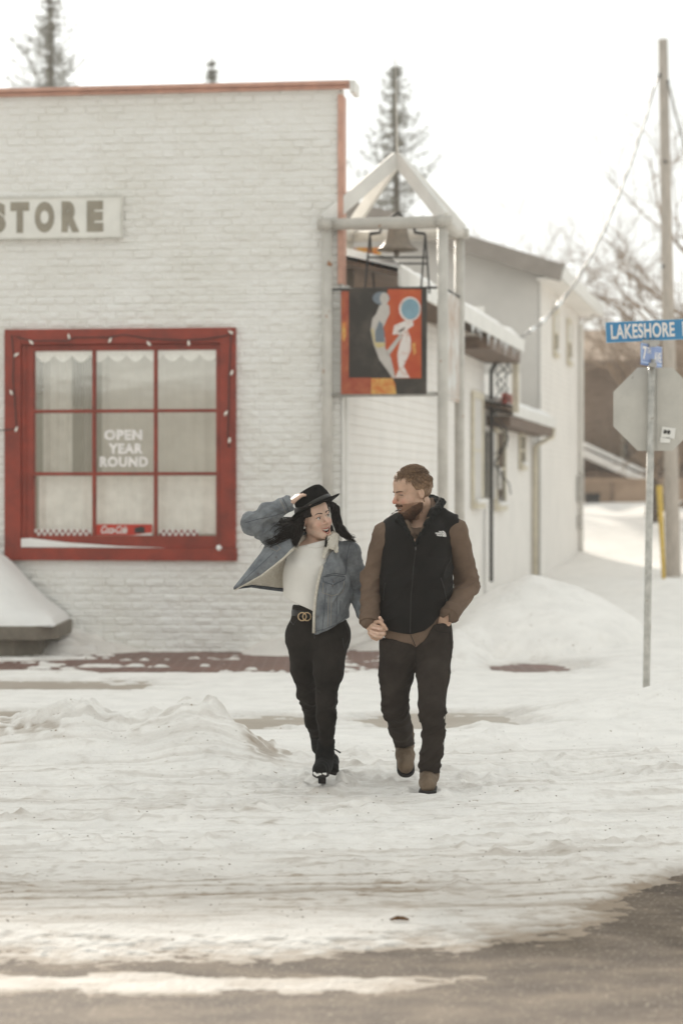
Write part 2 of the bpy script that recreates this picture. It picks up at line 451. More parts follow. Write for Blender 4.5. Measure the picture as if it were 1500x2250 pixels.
    # flat trodden spot round the walkers' feet
    for fx, fy in ((.472, 13.37), (-.105, 13.69), (-.055, 13.97)):
        r_ = np.sqrt(((X - fx) / .075) ** 2 + ((Y - fy) / .16) ** 2); z = np.where(r_ < 1.15, np.minimum(z, -.004), z) + (.020 + .010 * f3) * np.exp(-((r_ - 1.45) / .35) ** 2)
    for fx, fy in ((.30, 14.35), (.50, 14.95), (.34, 15.6), (.55, 16.25), (-.02, 14.5), (-.17, 15.1), (.02, 15.75), (-.12, 16.4), (.95, 14.5), (1.3, 15.0), (1.1, 15.6), (.78, 13.9), (.15, 14.8), (-.5, 14.2), (.8, 16.2), (1.75, 14.3)):
        r_ = np.sqrt(((X - fx) / .06) ** 2 + ((Y - fy) / .15) ** 2); z = z - .022 * np.exp(-r_ ** 4) + (.010 + .008 * f3) * np.exp(-((r_ - 1.5) / .3) ** 2)
    # ploughed ridge on the left
    px = X
    crest = .20 * sstep(-2.6, -2.0, px) + .10 * np.exp(-((px + 1.62) / .33) ** 2) + .15 * np.exp(-((px + .92) / .26) ** 2) + .06 * np.exp(-((px + 2.2) / .3) ** 2)
    crest = (crest + .0) * (1 - sstep(-.85, -.22, px)) + .015
    crest = np.where(px < -2.6, .16 + .05 * noise2(px * .7, px * 0, 4), crest)
    yc = 15.35 + .12 * noise2(px * 1.3, px * 0, 91) - .35 * sstep(-1.0, -.2, px)
    front = np.exp(-np.maximum(yc - Y, 0) ** 2 / (2 * .48 ** 2)); back = np.exp(-np.maximum(Y - yc, 0) ** 2 / (2 * .30 ** 2))
    lump = fbm2(X * 5, Y * 5, 5, 101)
    rl = front * back
    bil = np.abs(noise2(X * 9, Y * 9, 105)) + .5 * np.abs(noise2(X * 21, Y * 21, 106)); cr_ = np.exp(-((Y - yc + .06) / .24) ** 2) * (1 - sstep(-.45, -.1, px))
    z = z + crest * rl * (1 + .22 * lump * sstep(14.7, 15.1, Y)) + (.045 * lump - .05 * (bil - .3) * sstep(-.2, .3, noise2(X * 1.9, Y * 1.9, 107))) * cr_
    # berm on the right, by the sign post
    line = 18.1 + .10 * (X - 2) 
    b = sstep(.9, 2.3, X) * np.exp(-((Y - line) / 1.15) ** 2)
    z = z + b * (.17 + .10 * fbm2(X * 1.6, Y * 1.3, 4, 111)) + .20 * np.exp(-(((X - 3.0) / .45) ** 2 + ((Y - 18.9) / .6) ** 2))
    lm = np.exp(-(((X - .98) / .2) ** 2 + ((Y - 16.0) / .22) ** 2)) + .7 * np.exp(-(((X - 1.75) / .22) ** 2 + ((Y - 16.7) / .25) ** 2)) + .6 * np.exp(-(((X - 1.0) / .2) ** 2 + ((Y - 17) / .25) ** 2))
    z = z + lm * .085 * (1 + .7 * fbm2(X * 6, Y * 6, 4, 121))
    # the big heap in front of the side wall
    z = z + .76 * q ** .66 * (1 + .08 * f1 + .06 * f2 + .02 * f3)
    q2 = np.clip(1 - np.sqrt(((X - 1.17) / .38) ** 2 + ((Y - 24.5) / .8) ** 2), 0, 1); z = z + .30 * q2 ** .8
    q3 = np.clip(1 - np.sqrt(((X + .62) / .5) ** 2 + ((Y - 26.0) / .8) ** 2), 0, 1); z = z + .22 * q3 ** .8
    # general drift on the right and rising ground behind
    z = z + .14 * sstep(1.6, 3.6, X) * sstep(20.5, 24, Y) * (1 + .3 * f1)
    z = z + .35 * np.exp(-(((X - 4.6) / 1.5) ** 2 + ((Y - 33) / 3.0) ** 2)) * (1 + .2 * f1)
    dr = np.clip(1 - np.sqrt(((X + 3.3) / 1.25) ** 2 + ((Y - 26.2) / .9) ** 2), 0, 1); z = z + .30 * dr ** .9
    z = z + 1.38 * sstep(48, 70, Y) + .12 * fbm2(X * .16, Y * .22, 3, 131) * sstep(28, 45, Y) + .10 * np.sin(Y * .55) * sstep(46, 52, Y) * (1 - sstep(66, 72, Y))
    # clear of the buildings
    global TRK; TRK = (tr, crumb, ST2, f4)
    return z, cov, lump, rl, rd, f1, f2
Z, cov, lump, rl, rd, f1, f2 = ground_height(X, Y); f3g = fbm2(X * 11, Y * 15, 3, 23)
bil_ = np.abs(noise2(X * 9, Y * 9, 105)) + .5 * np.abs(noise2(X * 21, Y * 21, 106))
dirt = rd * (.08 + .62 * sstep(11.9, 9.0, Y)) * (.7 + .5 * f1 + .3 * f3g) + .60 * sstep(.30, .6, bil_) * sstep(.1, .4, noise2(X * 2.1, Y * 2.1, 108)) * sstep(.45, .9, rl) * (X < -.3) + .3 * sstep(.3, .6, f3g) * rd * sstep(.1, .5, f2)
edge_ = sstep(1.3, .1, cov + .5 * f3g) * sstep(11.5, 9.5, Y)
TRK = [np.asarray(q) for q in TRK]
fine_ = rd * (.22 * sstep(.05, -.45, TRK[0]) + .20 * sstep(.1, .5, TRK[2]) * sstep(-.2, .4, f1) + .16 * sstep(.2, .6, TRK[3])) * (1 + 1.2 * sstep(12, 9.5, Y))
dirt = np.clip(dirt + fine_ + .10 * sstep(.0, .6, f3g) * (Y < 25) + edge_ * np.where(Y < 8.62, .18, .60) + .38 * (Y < 8.62) * (1 + .8 * f3g) + .25 * sstep(.5, .0, cov) * (1 - sstep(27, 29, Y)) + .25 * sstep(10.5, 9.2, Y) * sstep(.3, 1.2, X), 0, 1)
base = np.array([.88, .845, .80]); drt = np.array([.33, .26, .195])
cols = base[None] * (1 - dirt.ravel()[:, None]) + drt[None] * dirt.ravel()[:, None]
ny_, nx_ = X.shape
idx = np.arange(nx_ * ny_).reshape(ny_, nx_)
Qg = np.stack([idx[:-1, :-1].ravel(), idx[:-1, 1:].ravel(), idx[1:, 1:].ravel(), idx[1:, :-1].ravel()], 1)
g = mk('ground', np.stack([X.ravel(), Y.ravel(), Z.ravel()], 1), Qg, W_snow, smooth=True, cols=cols); tag(g, None, None, kind='structure')
GH = lambda x, y: float(ground_height(np.array([[x]], dtype=float), np.array([[y]], dtype=float))[0][0, 0])

def sheet(name, x0, x1, y0, y1, z, m):
    o = mk(name, [(x0, y0, z), (x1, y0, z), (x1, y1, z), (x0, y1, z)], [[0, 1, 2, 3]], m); return tag(o, None, None, kind='structure')
sheet('road', -60, 60, -20, 15.5, -.034, W_road)
sheet('sidewalk', -60, 60, 15.5, 22.3, -.036, W_walk)
# paved strip: brick texture in running bond
m = mat('red_pavers', (.19, .095, .07), var=.3, vs=4, bump=.3, bs=60, rough=.55)
n = m.node_tree.nodes; L = m.node_tree.links
bt = n.new('ShaderNodeTexBrick'); bt.inputs['Scale'].default_value = 1; bt.inputs['Brick Width'].default_value = .22; bt.inputs['Row Height'].default_value = .11
bt.inputs['Mortar Size'].default_value = .008; bt.inputs['Color1'].default_value = (.20, .095, .07, 1); bt.inputs['Color2'].default_value = (.13, .065, .05, 1); bt.inputs['Mortar'].default_value = (.26, .19, .16, 1)
L.new([q for q in n if q.type == 'TEX_COORD'][0].outputs['Object'], bt.inputs['Vector']); L.new(bt.outputs['Color'], n['Principled BSDF'].inputs['Base Color'])
sheet('pavement', -60, 60, 22.3, 28, -.032, m)

# ---------------------------------------------------------------- the shop
A1 = R(8.0); TA = math.tan(A1)
FM = frame((0, 25.8, 0), (math.cos(A1), -math.sin(A1), 0), (math.sin(A1), math.cos(A1), 0))     # x along the front (right +), -y towards the street
def FW(px, py):
    u = (px - 750) / FP; Yd = 25.8 / (1 + TA * u); Xd = u * Yd
    return Xd / math.cos(A1), CH + (HY - py) / FP * Yd
A2 = R(10.5)
SM = frame((0, 25.8, 0), (math.sin(A2), math.cos(A2), 0), (-math.cos(A2), math.sin(A2), 0))     # x back along the side wall, -y outwards (right)
def SW(px, py):
    u = (px - 750) / FP; Yd = 25.8 * math.tan(A2) / (math.tan(A2) - u); return (Yd - 25.8) / math.cos(A2), CH + (HY - py) / FP * Yd

m_brick = mat('painted_brick', (.78, .76, .71), var=.07, vs=1.3, bump=.4, bs=45, rough=.7, bdist=.010, col2=(.84, .825, .79))
m_side = mat('white_siding', (.80, .765, .72), var=.05, vs=1.5, bump=.1, bs=30, rough=.6)
m_shadegrey = mat('shade_grey_siding', (.62, .59, .55), var=.05, vs=1.5, bump=.1, bs=30, rough=.6)  # siding copy greyed down, the house front's shade painted into it
m_red = mat('red_paint', (.255, .030, .012), var=.25, vs=5, bump=.25, bs=40, rough=.5, spec=.5)
m_redflare = mat('flare_pale_red_trim', (.58, .33, .25), var=.15, vs=5, rough=.6)  # red paled to pink, lens flare's veil painted into the colour
m_white = mat('white_paint', (.74, .72, .68), var=.06, vs=4, bump=.15, bs=30, rough=.5)
m_roofsnow = mat('roof_snow', (.82, .80, .77), var=.04, vs=3, bump=.4, bs=14, rough=.8, bdist=.03)
m_soffit = mat('brown_soffit', (.16, .11, .08), var=.3, vs=6, bump=.2, rough=.7)
m_fascia = mat('grey_fascia', (.27, .235, .205), var=.1, vs=4, rough=.6)
m_dark = mat('black_metal', (.03, .027, .025), var=.2, rough=.5)
m_cream = mat('cream_trim', (.64, .58, .46), var=.1, vs=6, rough=.6)
m_glassd = mat('dark_pane', (.07, .066, .06), var=.2, vs=3, rough=.08, bump=0, spec=.8)
m_post = mat('painted_steel', (.52, .49, .44), var=.12, vs=5, bump=.15, bs=25, rough=.45, spots=(9, .69, (.30, .13, .05)))
m_galv = mat('galvanised_steel', (.45, .43, .40), var=.15, vs=12, bump=.1, rough=.4, metal=.5)

shop = thing('store_building', FM @ Vector((0, 0, 0)), 'white painted brick shop front with a tall square parapet and flare-paled red trim', 'building')
# front wall of split-faced painted bricks, as relief, with the opening of the window left out
wl, _ = FW(16, 0); wr, _ = FW(519, 0); wt = 3.435; wb = .955
ts = np.arange(-5.6, 0.0001, .0165); zs = np.arange(-.15, 6.03, .0105)
T, Zz = np.meshgrid(ts, zs, indexing='xy')
CO, BL = .0825, .215
row = np.floor(Zz / CO); fr = Zz / CO - row
off = (row % 2) * .5 + .25 * (_h(row.astype(int), row.astype(int) * 0, row.astype(int) * 0, 5) - .5)
cb = T / BL + off; col_ = np.floor(cb); fc = cb - col_
ed = np.minimum(np.minimum(fr, 1 - fr) * CO, np.minimum(fc, 1 - fc) * BL)
rnd = _h(row.astype(int), col_.astype(int), row.astype(int) * 0, 9)
ch = fbm2(T * 14, Zz * 24, 4, 141)
rel = (.010 + .011 * rnd + .011 * ch + .006 * (fr - .5)) * sstep(.002, .013, ed) 
rel += .004 * fbm2(T * 1.2, Zz * 1.2, 3, 151)
jt = (np.abs((T + 5.2) % .86) < .012) * (np.abs(T) > .05); rel = np.where(jt, rel * .35, rel)
idb = np.arange(T.size).reshape(T.shape)
keep = ~((T[:-1, :-1] > wl) & (T[1:, 1:] < wr) & (Zz[:-1, :-1] > wb) & (Zz[1:, 1:] < wt))
Qb = np.stack([idb[:-1, :-1], idb[:-1, 1:], idb[1:, 1:], idb[1:, :-1]], -1)[keep]
Mn = np.array(FM); Vb = np.stack([T.ravel(), -rel.ravel(), Zz.ravel(), np.ones(T.size)], 1) @ Mn.T
mk('wall', Vb[:, :3], Qb, m_brick, shop, smooth=False)
mb = MB(FM)                                                            # solid body behind the brick face
mb.box((-12, .02, -.3), (wl - .0, .22, 6.0)); mb.box((wr, .02, -.3), (-.002, .22, 6.0)); mb.box((wl, .021, -.3), (wr, .22, wb)); mb.box((wl, .021, wt), (wr, .22, 6.0))
mb.box((-12, -.02, -.3), (-5.61, .019, 6.0))
mb.build('wall_core', m_brick, shop)
mb = MB(FM); mb.box((-12, -.11, 6.02), (.10, .24, 6.06)); mb.box((-12, -.06, 5.975), (.055, -.032, 6.018))
mb.build('cornice', m_redflare, shop, bevel=.004)
mb = MB(FM); mb.box((.105, -.12, 5.93), (.16, .25, 6.055)); mb.build('cornice_cap', m_white, shop, bevel=.004)
mb = MB(FM); mb.box((-.035, -.045, 3.9), (.012, -.033, 5.92)); mb.box((.003, -.030, 3.9), (.02, .235, 5.92)); mb.build('corner_trim', m_redflare, shop, bevel=.003)
mb = MB(FM); mb.box((.003, -.030, 0), (.018, .235, 3.898)); mb.build('corner_board', m_white, shop, bevel=.003)

def siding(name, M_, x0, x1, z0, z1, m, parent, step=.105, top=None, depth=.014):
    """lapped boards as a saw-tooth; top(x) gives the height of the wall for gables"""
    v = []; f = []; z = z0
    xs = [x0, x1] if top is None else list(np.linspace(x0, x1, 60))
    while z < z1:
        zt = min(z + step, z1)
        for i in range(len(xs) - 1):
            a, b = xs[i], xs[i + 1]
            ta = zt if top is None else min(zt, top((a + b) / 2)); 
            if ta <= z: continue
            o = len(v); v += [(a, -depth, z), (b, -depth, z), (b, 0, ta), (a, 0, ta), (a, 0, z), (b, 0, z)]
            f += [[o, o + 1, o + 2, o + 3], [o + 4, o + 5, o + 1, o]]
        z += step
    v = [tuple(M_ @ Vector(q)) for q in v]
    return mk(name, v, f, m, parent)

siding('side_wall', SM, .24, 12.1, -.1, 3.92, m_side, shop)
mb = MB(SM); mb.box((.24, .02, -.1), (12.09, .2, 3.92)); mb.build('side_wall_core', m_side, shop)
mb = MB(SM); mb.box((12.1, .0, -.1), (12.22, 7, 4.6)); mb.build('back_wall', m_side, shop)
mb = MB(SM); mb.box((.14, -.032, -.05), (.265, .02, 3.9)); mb.build('corner_board', m_white, shop, bevel=.003)
# main eave with snow on it
mb = MB(SM); mb.add([(.3, -.56, 4.0), (12.5, -.56, 4.0), (12.5, 7, 5.9), (.3, 7, 5.9), (.3, -.56, 4.05), (12.5, -.56, 4.05), (12.5, 7, 5.96), (.3, 7, 5.96)],
                    [[3, 2, 1, 0], [4, 5, 6, 7], [0, 1, 5, 4], [1, 2, 6, 5], [2, 3, 7, 6], [3, 0, 4, 7]]); mb.build('roof', m_soffit, shop)
mb = MB(SM); mb.box((.28, -.60, 3.90), (12.52, -.563, 4.10)); mb.beam((12.515, -.6, 4.0), (12.515, 7, 5.93), .03, .2); fa = mb.build('fascia', m_white, shop, bevel=.004)

def snow_slab(name, M_, x0, x1, y0, y1, z0, slope, th, parent, seed):
    xs = np.linspace(x0, x1, 90); ys = np.linspace(y0, y1, 26); XX, YY = np.meshgrid(xs, ys, indexing='xy')
    e = np.minimum(np.minimum(XX - x0, x1 - XX), YY - y0); h = th * np.sqrt(np.clip(e / .16, 0, 1)) * (1 + .35 * fbm2(XX * 1.5, YY * 2, 3, seed))
    ZZ = z0 + (YY - y0) * slope + h - .01
    Id = np.arange(XX.size).reshape(XX.shape); Q_ = np.stack([Id[:-1, :-1].ravel(), Id[:-1, 1:].ravel(), Id[1:, 1:].ravel(), Id[1:, :-1].ravel()], 1)
    V_ = np.stack([XX.ravel(), YY.ravel(), ZZ.ravel(), np.ones(XX.size)], 1) @ np.array(M_).T
    return mk(name, V_[:, :3], Q_, m_roofsnow, parent, smooth=True)
snow_slab('snow_cover', SM, .35, 12.45, -.59, 3, 4.10, .25, .11, shop, 161)
# icicles under the eave
m_ice = mat('ice', (.8, .82, .82), rough=.15, bump=0, var=.02)
for i in range(22):
    x = random.uniform(6, 12.4); l = random.uniform(.05, .22); mb = MB(SM); mb.tube([(x, -.59, 3.9), (x, -.59, 3.9 - l)], [.012, .002], 5); mb.build('icicle', m_ice, shop)
# beam under the eave, post and windows on the side wall
mb = MB(SM); mb.box((8.5, -.55, 3.72), (12.35, -.02, 3.895)); mb.build('soffit', m_soffit, shop)
mb = MB(SM); mb.box((12.38, -.52, 2.95), (12.48, -.42, 3.99)); mb.build('eave_post', m_cream, shop, bevel=.004)

def side_window(M_, x0, x1, z0, z1, parent, blind=None, grey=False):
    mb = MB(M_); w = .10
    mb.box((x0 - w, -.06, z0 - w), (x0, -.015, z1 + w)); mb.box((x1, -.06, z0 - w), (x1 + w, -.015, z1 + w))
    mb.box((x0, -.06, z1), (x1, -.015, z1 + w)); mb.box((x0 - .02, -.09, z0 - w), (x1 + .02, -.015, z0)); mb.box((x0, -.045, (z0 + z1) / 2 - .02), (x1, -.02, (z0 + z1) / 2 + .02))
    w_ = mb.build('window', m_cream, parent, bevel=.004)
    mb = MB(M_); mb.box((x0, -.035, z0), (x1, -.025, z1)); mb.build('pane', m_shadegrey if grey else m_glassd, w_)
    mb = MB(M_); mb.box((x0 - .02, -.13, z0 - .02), (x1 + .02, -.062, z0 + .05)); mb.build('sill_snow', m_roofsnow, w_, bevel=.02)
    if blind:
        mb = MB(M_); mb.box((x0 + .02, -.044, z0 + (z1 - z0) * blind), (x1 - .02, -.037, z1 - .01)); mb.build('blind', m_white, w_)
a, _ = SW(1034, 0); b, _ = SW(1053, 0); side_window(SM, a, b, 1.55, 3.12, shop, grey=True)

ext = thing('shop_extension', SM @ Vector((12.3, 0, 0)), 'low white sided rear wing with snow on its shed roof and cream window trim', 'building')
siding('wall', SM, 12.25, 19.2, -.1, 2.92, m_side, ext)
mb = MB(SM); mb.box((12.25, .02, -.1), (19.2, .2, 2.92)); mb.box((19.12, .2, -.1), (19.2, 6, 3.9)); mb.build('wall_core', m_side, ext)
mb = MB(SM); mb.add([(12.0, -.4, 2.98), (19.5, -.4, 2.98), (19.5, 6, 4.3), (12.0, 6, 4.3), (12.0, -.4, 3.02), (19.5, -.4, 3.02), (19.5, 6, 4.36), (12.0, 6, 4.36)],
                    [[3, 2, 1, 0], [4, 5, 6, 7], [0, 1, 5, 4], [1, 2, 6, 5], [2, 3, 7, 6], [3, 0, 4, 7]]); mb.build('roof', m_soffit, ext)
mb = MB(SM); mb.box((12.55, -.43, 2.91), (19.53, -.403, 3.07)); mb.build('fascia', m_white, ext, bevel=.004)
mb = MB(SM); mb.box((12.4, -.39, 2.74), (19.2, -.02, 2.9)); mb.build('soffit', m_soffit, ext)
snow_slab('snow_cover', SM, 12.1, 19.5, -.42, 3, 3.07, .2, .10, ext, 171)
mb = MB(SM); mb.box((12.0, -.38, 3.08), (13.7, -.30, 3.24)); mb.build('flashing', m_red, ext)
a, _ = SW(1085, 0); b, _ = SW(1103, 0); side_window(SM, a, b, 1.5, 2.68, ext)
a, _ = SW(1138, 0); b, _ = SW(1147, 0); side_window(SM, a, b, 2.2, 2.7, ext)
mb = MB(SM); mb.tube([(19.35, -.40, 2.9), (19.35, -.38, 2.74), (19.1, -.09, 2.56), (19.1, -.09, .0)], .05, 8); mb.build('downspout', m_cream, ext, smooth=True)
mb = MB(SM); mb.box((12.25, -.03, -.1), (19.2, -.016, .13)); mb.build('foundation', mat('stone_base', (.2, .16, .12), var=.5, vs=8, bump=.5), ext)
# meter and service wiring
met = thing('electric_meter', SM @ Vector((12.3, -.1, 1)), 'dark service mast with cables and grey meter box at the join of the side walls', 'electric meter')
mb = MB(SM); mb.tube([(12.15, -.12, .3), (12.15, -.12, 3.6), (12.3, -.2, 3.78)], .03, 8)
mb.build('conduit', m_dark, met, smooth=True)
mb = MB(SM); mb.box((12.9, -.16, 1.75), (13.25, -.03, 2.1)); mb.box((12.3, -.14, 1.6), (12.62, -.03, 2.65)); mb.build('meter_box', m_galv, met, bevel=.01)
mb = MB(SM)
for i in range(4):
    a0 = random.uniform(-.2, .2); pts = [(12.2 + .3 * math.sin(t * 2 + i), -.15 - .25 * math.sin(t * 3.1 + a0 + i) ** 2, 3.9 - t * (.5 + .12 * i)) for t in np.linspace(0, 2.6, 14)]
    mb.tube(pts, .010, 5)
mb.build('cable', m_dark, met, smooth=True)

# ---------------------------------------------------------------- the two-storey house behind
house = thing('house', SM @ Vector((20.6, 0, 0)), 'tall two storey pale sided house with a shallow gable roof behind the shop', 'house')
HM = SM @ Matrix.Translation((20.6, 0, 0))
siding('side_wall', HM, 0, 8.8, -.1, 5.95, m_side, house, step=.115)
HF = frame(HM @ Vector((0, 0, 0)), (math.cos(A2), -math.sin(A2), 0), (math.sin(A2), math.cos(A2), 0))
def gab(x): return 5.95 + .335 * min(-x, 10.4 + x)
siding('front_wall', HF, -10.4, 0, -.1, 7.9, m_shadegrey, house, step=.115, top=gab)
mb = MB(HF); mb.prism([(-10.38, -.1), (-.02, -.1), (-.02, 5.9), (-5.2, 7.6), (-10.38, 5.9)], .02, 8.8); mb.build('wall_core', m_shadegrey, house)
for a_ in (-.02, 8.7): mb = MB(HM); mb.box((a_, -.035, -.1), (a_ + .12, -.016, 5.95)); mb.build('corner_board', m_white, house)
mb = MB(HF)
for sx in (1, -1):
    x0 = .48 if sx > 0 else -10.88
    r0, r1 = (x0, 5.82), (-5.2, 5.95 + .335 * 5.2 + .04)
    mb.prism([r0, r1, (r1[0], r1[1] + .13), (r0[0], r0[1] + .13)] if sx > 0 else [r1, r0, (r0[0], r0[1] + .13), (r1[0], r1[1] + .13)], -.5, 9.3)
mb.build('roof', m_fascia, house)
mb = MB(HF); mb.beam((.50, -.53, 5.83), (-5.2, -.53, 7.67), .04, .33); mb.beam((-10.9, -.53, 5.83), (-5.2, -.53, 7.67), .04, .33); mb.build('fascia', m_fascia, house)
mb = MB(HF); mb.box((.485, -.55, 5.70), (.53, 9.3, 5.98)); mb.build('gutter', m_white, house, bevel=.01)
mb = MB(HF); mb.box((.0, -.48, 5.73), (.48, 9.28, 5.76)); mb.build('soffit', m_side, house)
for p0 in (1213, 1243):
    a, _ = SW(p0, 0); b, _ = SW(p0 + 7, 0); side_window(SM, a, b, 4.55, 5.35, house, blind=.5)
mb = MB(HM); mb.tube([(8.6, -.4, 5.7), (8.6, -.08, 5.5), (8.6, -.08, .1)], .05, 8); mb.build('downspout', m_white, house, smooth=True)
mb = MB(HM); mb.box((8.1, -.16, 1.5), (8.45, -.02, 2.1)); mb.box((8.2, -.12, .9), (8.4, -.02, 1.2)); mb.build('meter_box', m_galv, house, bevel=.01)

# ---------------------------------------------------------------- the red shop window
wx = lambda px: FW(px, 0)[0]
wz = lambda py: FW(270, py)[1]
win = thing('shop_window', FM @ Vector(((wl + wr) / 2, 0, wb)), 'large square red framed window of nine panes in the white brick wall', 'window')
mb = MB(FM)
x0, x1, x2, x3 = wx(14), wx(50), wx(486), wx(520); z0, z1, z2, z3 = wz(1232), wz(1204), wz(756), wz(722)
mb.box((x0, -.07, z0), (x1, .05, z3)); mb.box((x2, -.068, z1 + .002), (x3, .05, z3 - .003)); mb.box((x1 + .001, -.072, z2), (x3 - .002, .05, z3 - .001)); mb.box((x1 + .001, -.075, z0 + .002), (x3 + .012, .05, z1))
mb.build('outer_frame', m_red, win, bevel=.006)
mb = MB(FM)
p0, p1 = wx(76), wx(477); q0, q1 = wz(1177), wz(770)
mb.box((x1, -.02, z1), (p0, .1, z2)); mb.box((p1, -.018, z1), (x2, .1, z2)); mb.box((p0, -.019, q1), (p1, .1, z2 - .001)); mb.box((p0, -.021, z1 + .001), (p1, .1, q0))
mb.box((x1, -.035, z1 + .001), (x1 + .05, -.0205, z2 - .002)); mb.box((x2 - .05, -.034, z1 + .001), (x2 - .001, -.0185, z2 - .002))
mb.build('sash', m_red, win, bevel=.004)
mb = MB(FM)
for px in (207, 342): mb.box((wx(px) - .018, -.012, q0), (wx(px) + .018, .05, q1))
for py in (903, 1041): mb.box((p0, -.014, wz(py) - .018), (p1, .048, wz(py) + .018))
mb.build('muntin', m_red, win, bevel=.004)
# glass: real reflecting panes over a pale interior
mg = bpy.data.materials.new('window_glass'); mg.use_nodes = True; n = mg.node_tree.nodes; L = mg.node_tree.links
n.remove(n['Principled BSDF']); tr = n.new('ShaderNodeBsdfTransparent'); gl = n.new('ShaderNodeBsdfGlossy'); gl.inputs['Roughness'].default_value = .07; gl.inputs['Color'].default_value = (.9, .93, .9, 1)
ms = n.new('ShaderNodeMixShader'); ms.inputs[0].default_value = .30
nz = n.new('ShaderNodeTexNoise'); nz.inputs['Scale'].default_value = 1.0; nz.inputs['Detail'].default_value = 2
tc = n.new('ShaderNodeTexCoord'); mp = n.new('ShaderNodeMapping'); mp.inputs['Scale'].default_value = (.9, 1, 3.2)
L.new(tc.outputs['Object'], mp.inputs[0]); L.new(mp.outputs[0], nz.inputs['Vector'])
bp = n.new('ShaderNodeBump'); bp.inputs['Strength'].default_value = .06; bp.inputs['Distance'].default_value = .02
L.new(nz.outputs['Fac'], bp.inputs['Height']); L.new(bp.outputs[0], gl.inputs['Normal'])
L.new(tr.outputs[0], ms.inputs[1]); L.new(gl.outputs[0], ms.inputs[2]); L.new(ms.outputs[0], n['Material Output'].inputs['Surface'])
mxs = [p0, wx(207), wx(342), p1]; mzs = [q0, wz(1041), wz(903), q1]
for i in range(3):
    for j in range(3):
        mb = MB(FM); mb.add([(mxs[i], .02, mzs[j]), (mxs[i + 1], .02, mzs[j]), (mxs[i + 1], .02, mzs[j + 1]), (mxs[i], .02, mzs[j + 1])], [[0, 1, 2, 3]])
        mb.build('pane', mg, win)
m_in = mat('interior_wall', (.30, .28, .235), var=.2, vs=1.5, bump=0, rough=.9)
mb = MB(FM); mb.box((x1, .9, z1 - .1), (x2, .95, z2 + .1)); mb.box((x1 - .05, .102, z1 - .1), (x1, .95, z2 + .1)); mb.box((x2, .102, z1 - .1), (x2 + .05, .95, z2 + .1)); mb.box((x1, .102, z2), (x2, .9, z2 + .06)); mb.box((x1, .102, z1 - .1), (x2, .9, z1 - .04))
mb.build('interior', m_in, win)
m_curt = mat('grey_curtain', (.56, .54, .49), var=.1, vs=3, rough=.9)
def curtain_or_reflection(name, a, b, z0_, z1_, y, m, amp=.03, waves=9, parent=win):
    xs = np.linspace(a, b, 80); v = []; 
    for i, x in enumerate(xs):
        yy = y + amp * math.sin(i / 79 * waves * 2 * math.pi + .5 * math.sin(i * .3))
        v += [(x, yy, z0_), (x, yy, z1_)]
    f = [[2 * i, 2 * i + 2, 2 * i + 3, 2 * i + 1] for i in range(79)]
    return mk(name, [tuple(FM @ Vector(q)) for q in v], f, m, parent, smooth=True)
curtain_or_reflection('curtain_or_reflection', wx(214), p1, q0 - .02, q1 + .05, .22, m_curt, amp=.012, waves=9)
curtain_or_reflection('curtain_or_reflection', wx(85), wx(150), q0, q1, .20, mat('pale_curtain', (.60, .58, .53), rough=.9), amp=.015, waves=3)
m_darkrefl = mat('dark_reflection', (.012, .010, .009), rough=.9)  # dark sheets that paint street reflections into the left panes
curtain_or_reflection('curtain_or_reflection', wx(155), wx(174), wz(892), q1, .12, m_darkrefl, amp=.01, waves=2); curtain_or_reflection('curtain_or_reflection', wx(77), wx(90), wz(862), q1, .12, m_darkrefl, amp=.01, waves=1)
curtain_or_reflection('curtain_or_reflection', wx(176), wx(204), wz(1038), q1, .13, mat('grey_reflection', (.10, .092, .08), rough=.9), amp=.012, waves=2)  # grey sheet painting one more reflection in the left panes
curtain_or_reflection('snow_reflection', p0 + .02, p1 - .02, q0 + .02, wz(1046), .11, mat('snow_reflection_white', (.86, .84, .80), rough=.9), amp=.01, waves=15)  # white sheet added to paint the snow's reflection across the bottom panes
# scalloped valance
mb = MB(FM)
poly = [(p0, q1 + .03)]
nsc = 10; w_ = (p1 - p0) / nsc
for i in range(nsc):
    for t in np.linspace(0, 1, 9): poly.append((p0 + (i + t) * w_, q1 - .045 - .075 * math.sin(math.pi * t)))
poly.append((p1, q1 + .03))
mb.prism(poly, .060, .066); mb.build('valance', mat('lace', (.78, .77, .72), var=.1, vs=30, rough=.9), win)
# painted lettering on the glass, one line per row
m_let = mat('white_lettering', (.88, .84, .81), var=.12, vs=12, bump=0, rough=.8)
for txt, a, b, c, d in (('OPEN', 229, 312, 967, 944), ('YEAR', 238, 314, 997, 974), ('ROUND', 219, 325, 1026, 1003)):
    mb = MB(FM); letters(mb, txt, wx(a), wx(b), wz(c), wz(d), .012, .003, bold=.045, spacing=1.12); mb.build('lettering', m_let, win)
# red soft-drink strip along the bottom of the middle pane
mb = MB(FM); mb.box((wx(211), .008, wz(1176)), (wx(334), .014, wz(1152))); st = mb.build('drink_banner', mat('banner_red', (.50, .04, .02), rough=.5, var=.1), win)
mb = MB(FM); letters(mb, 'Coca-Cola', wx(222), wx(280), wz(1172), wz(1155), .006, .002, bold=.02, shear=.45, spacing=.86); mb.build('lettering', m_white, st)
mb = MB(FM); mb.prism([(wx(296), wz(1171)), (wx(318), wz(1171)), (wx(318), wz(1159)), (wx(310), wz(1156)), (wx(296), wz(1160))], .004, .0065); mb.build('bottle_picture', m_dark, st)
mb = MB(FM); mb.prism([(wx(290), wz(1176)), (wx(334), wz(1176)), (wx(334), wz(1170))], .0042, .0066); mb.build('wave_mark', m_white, st)
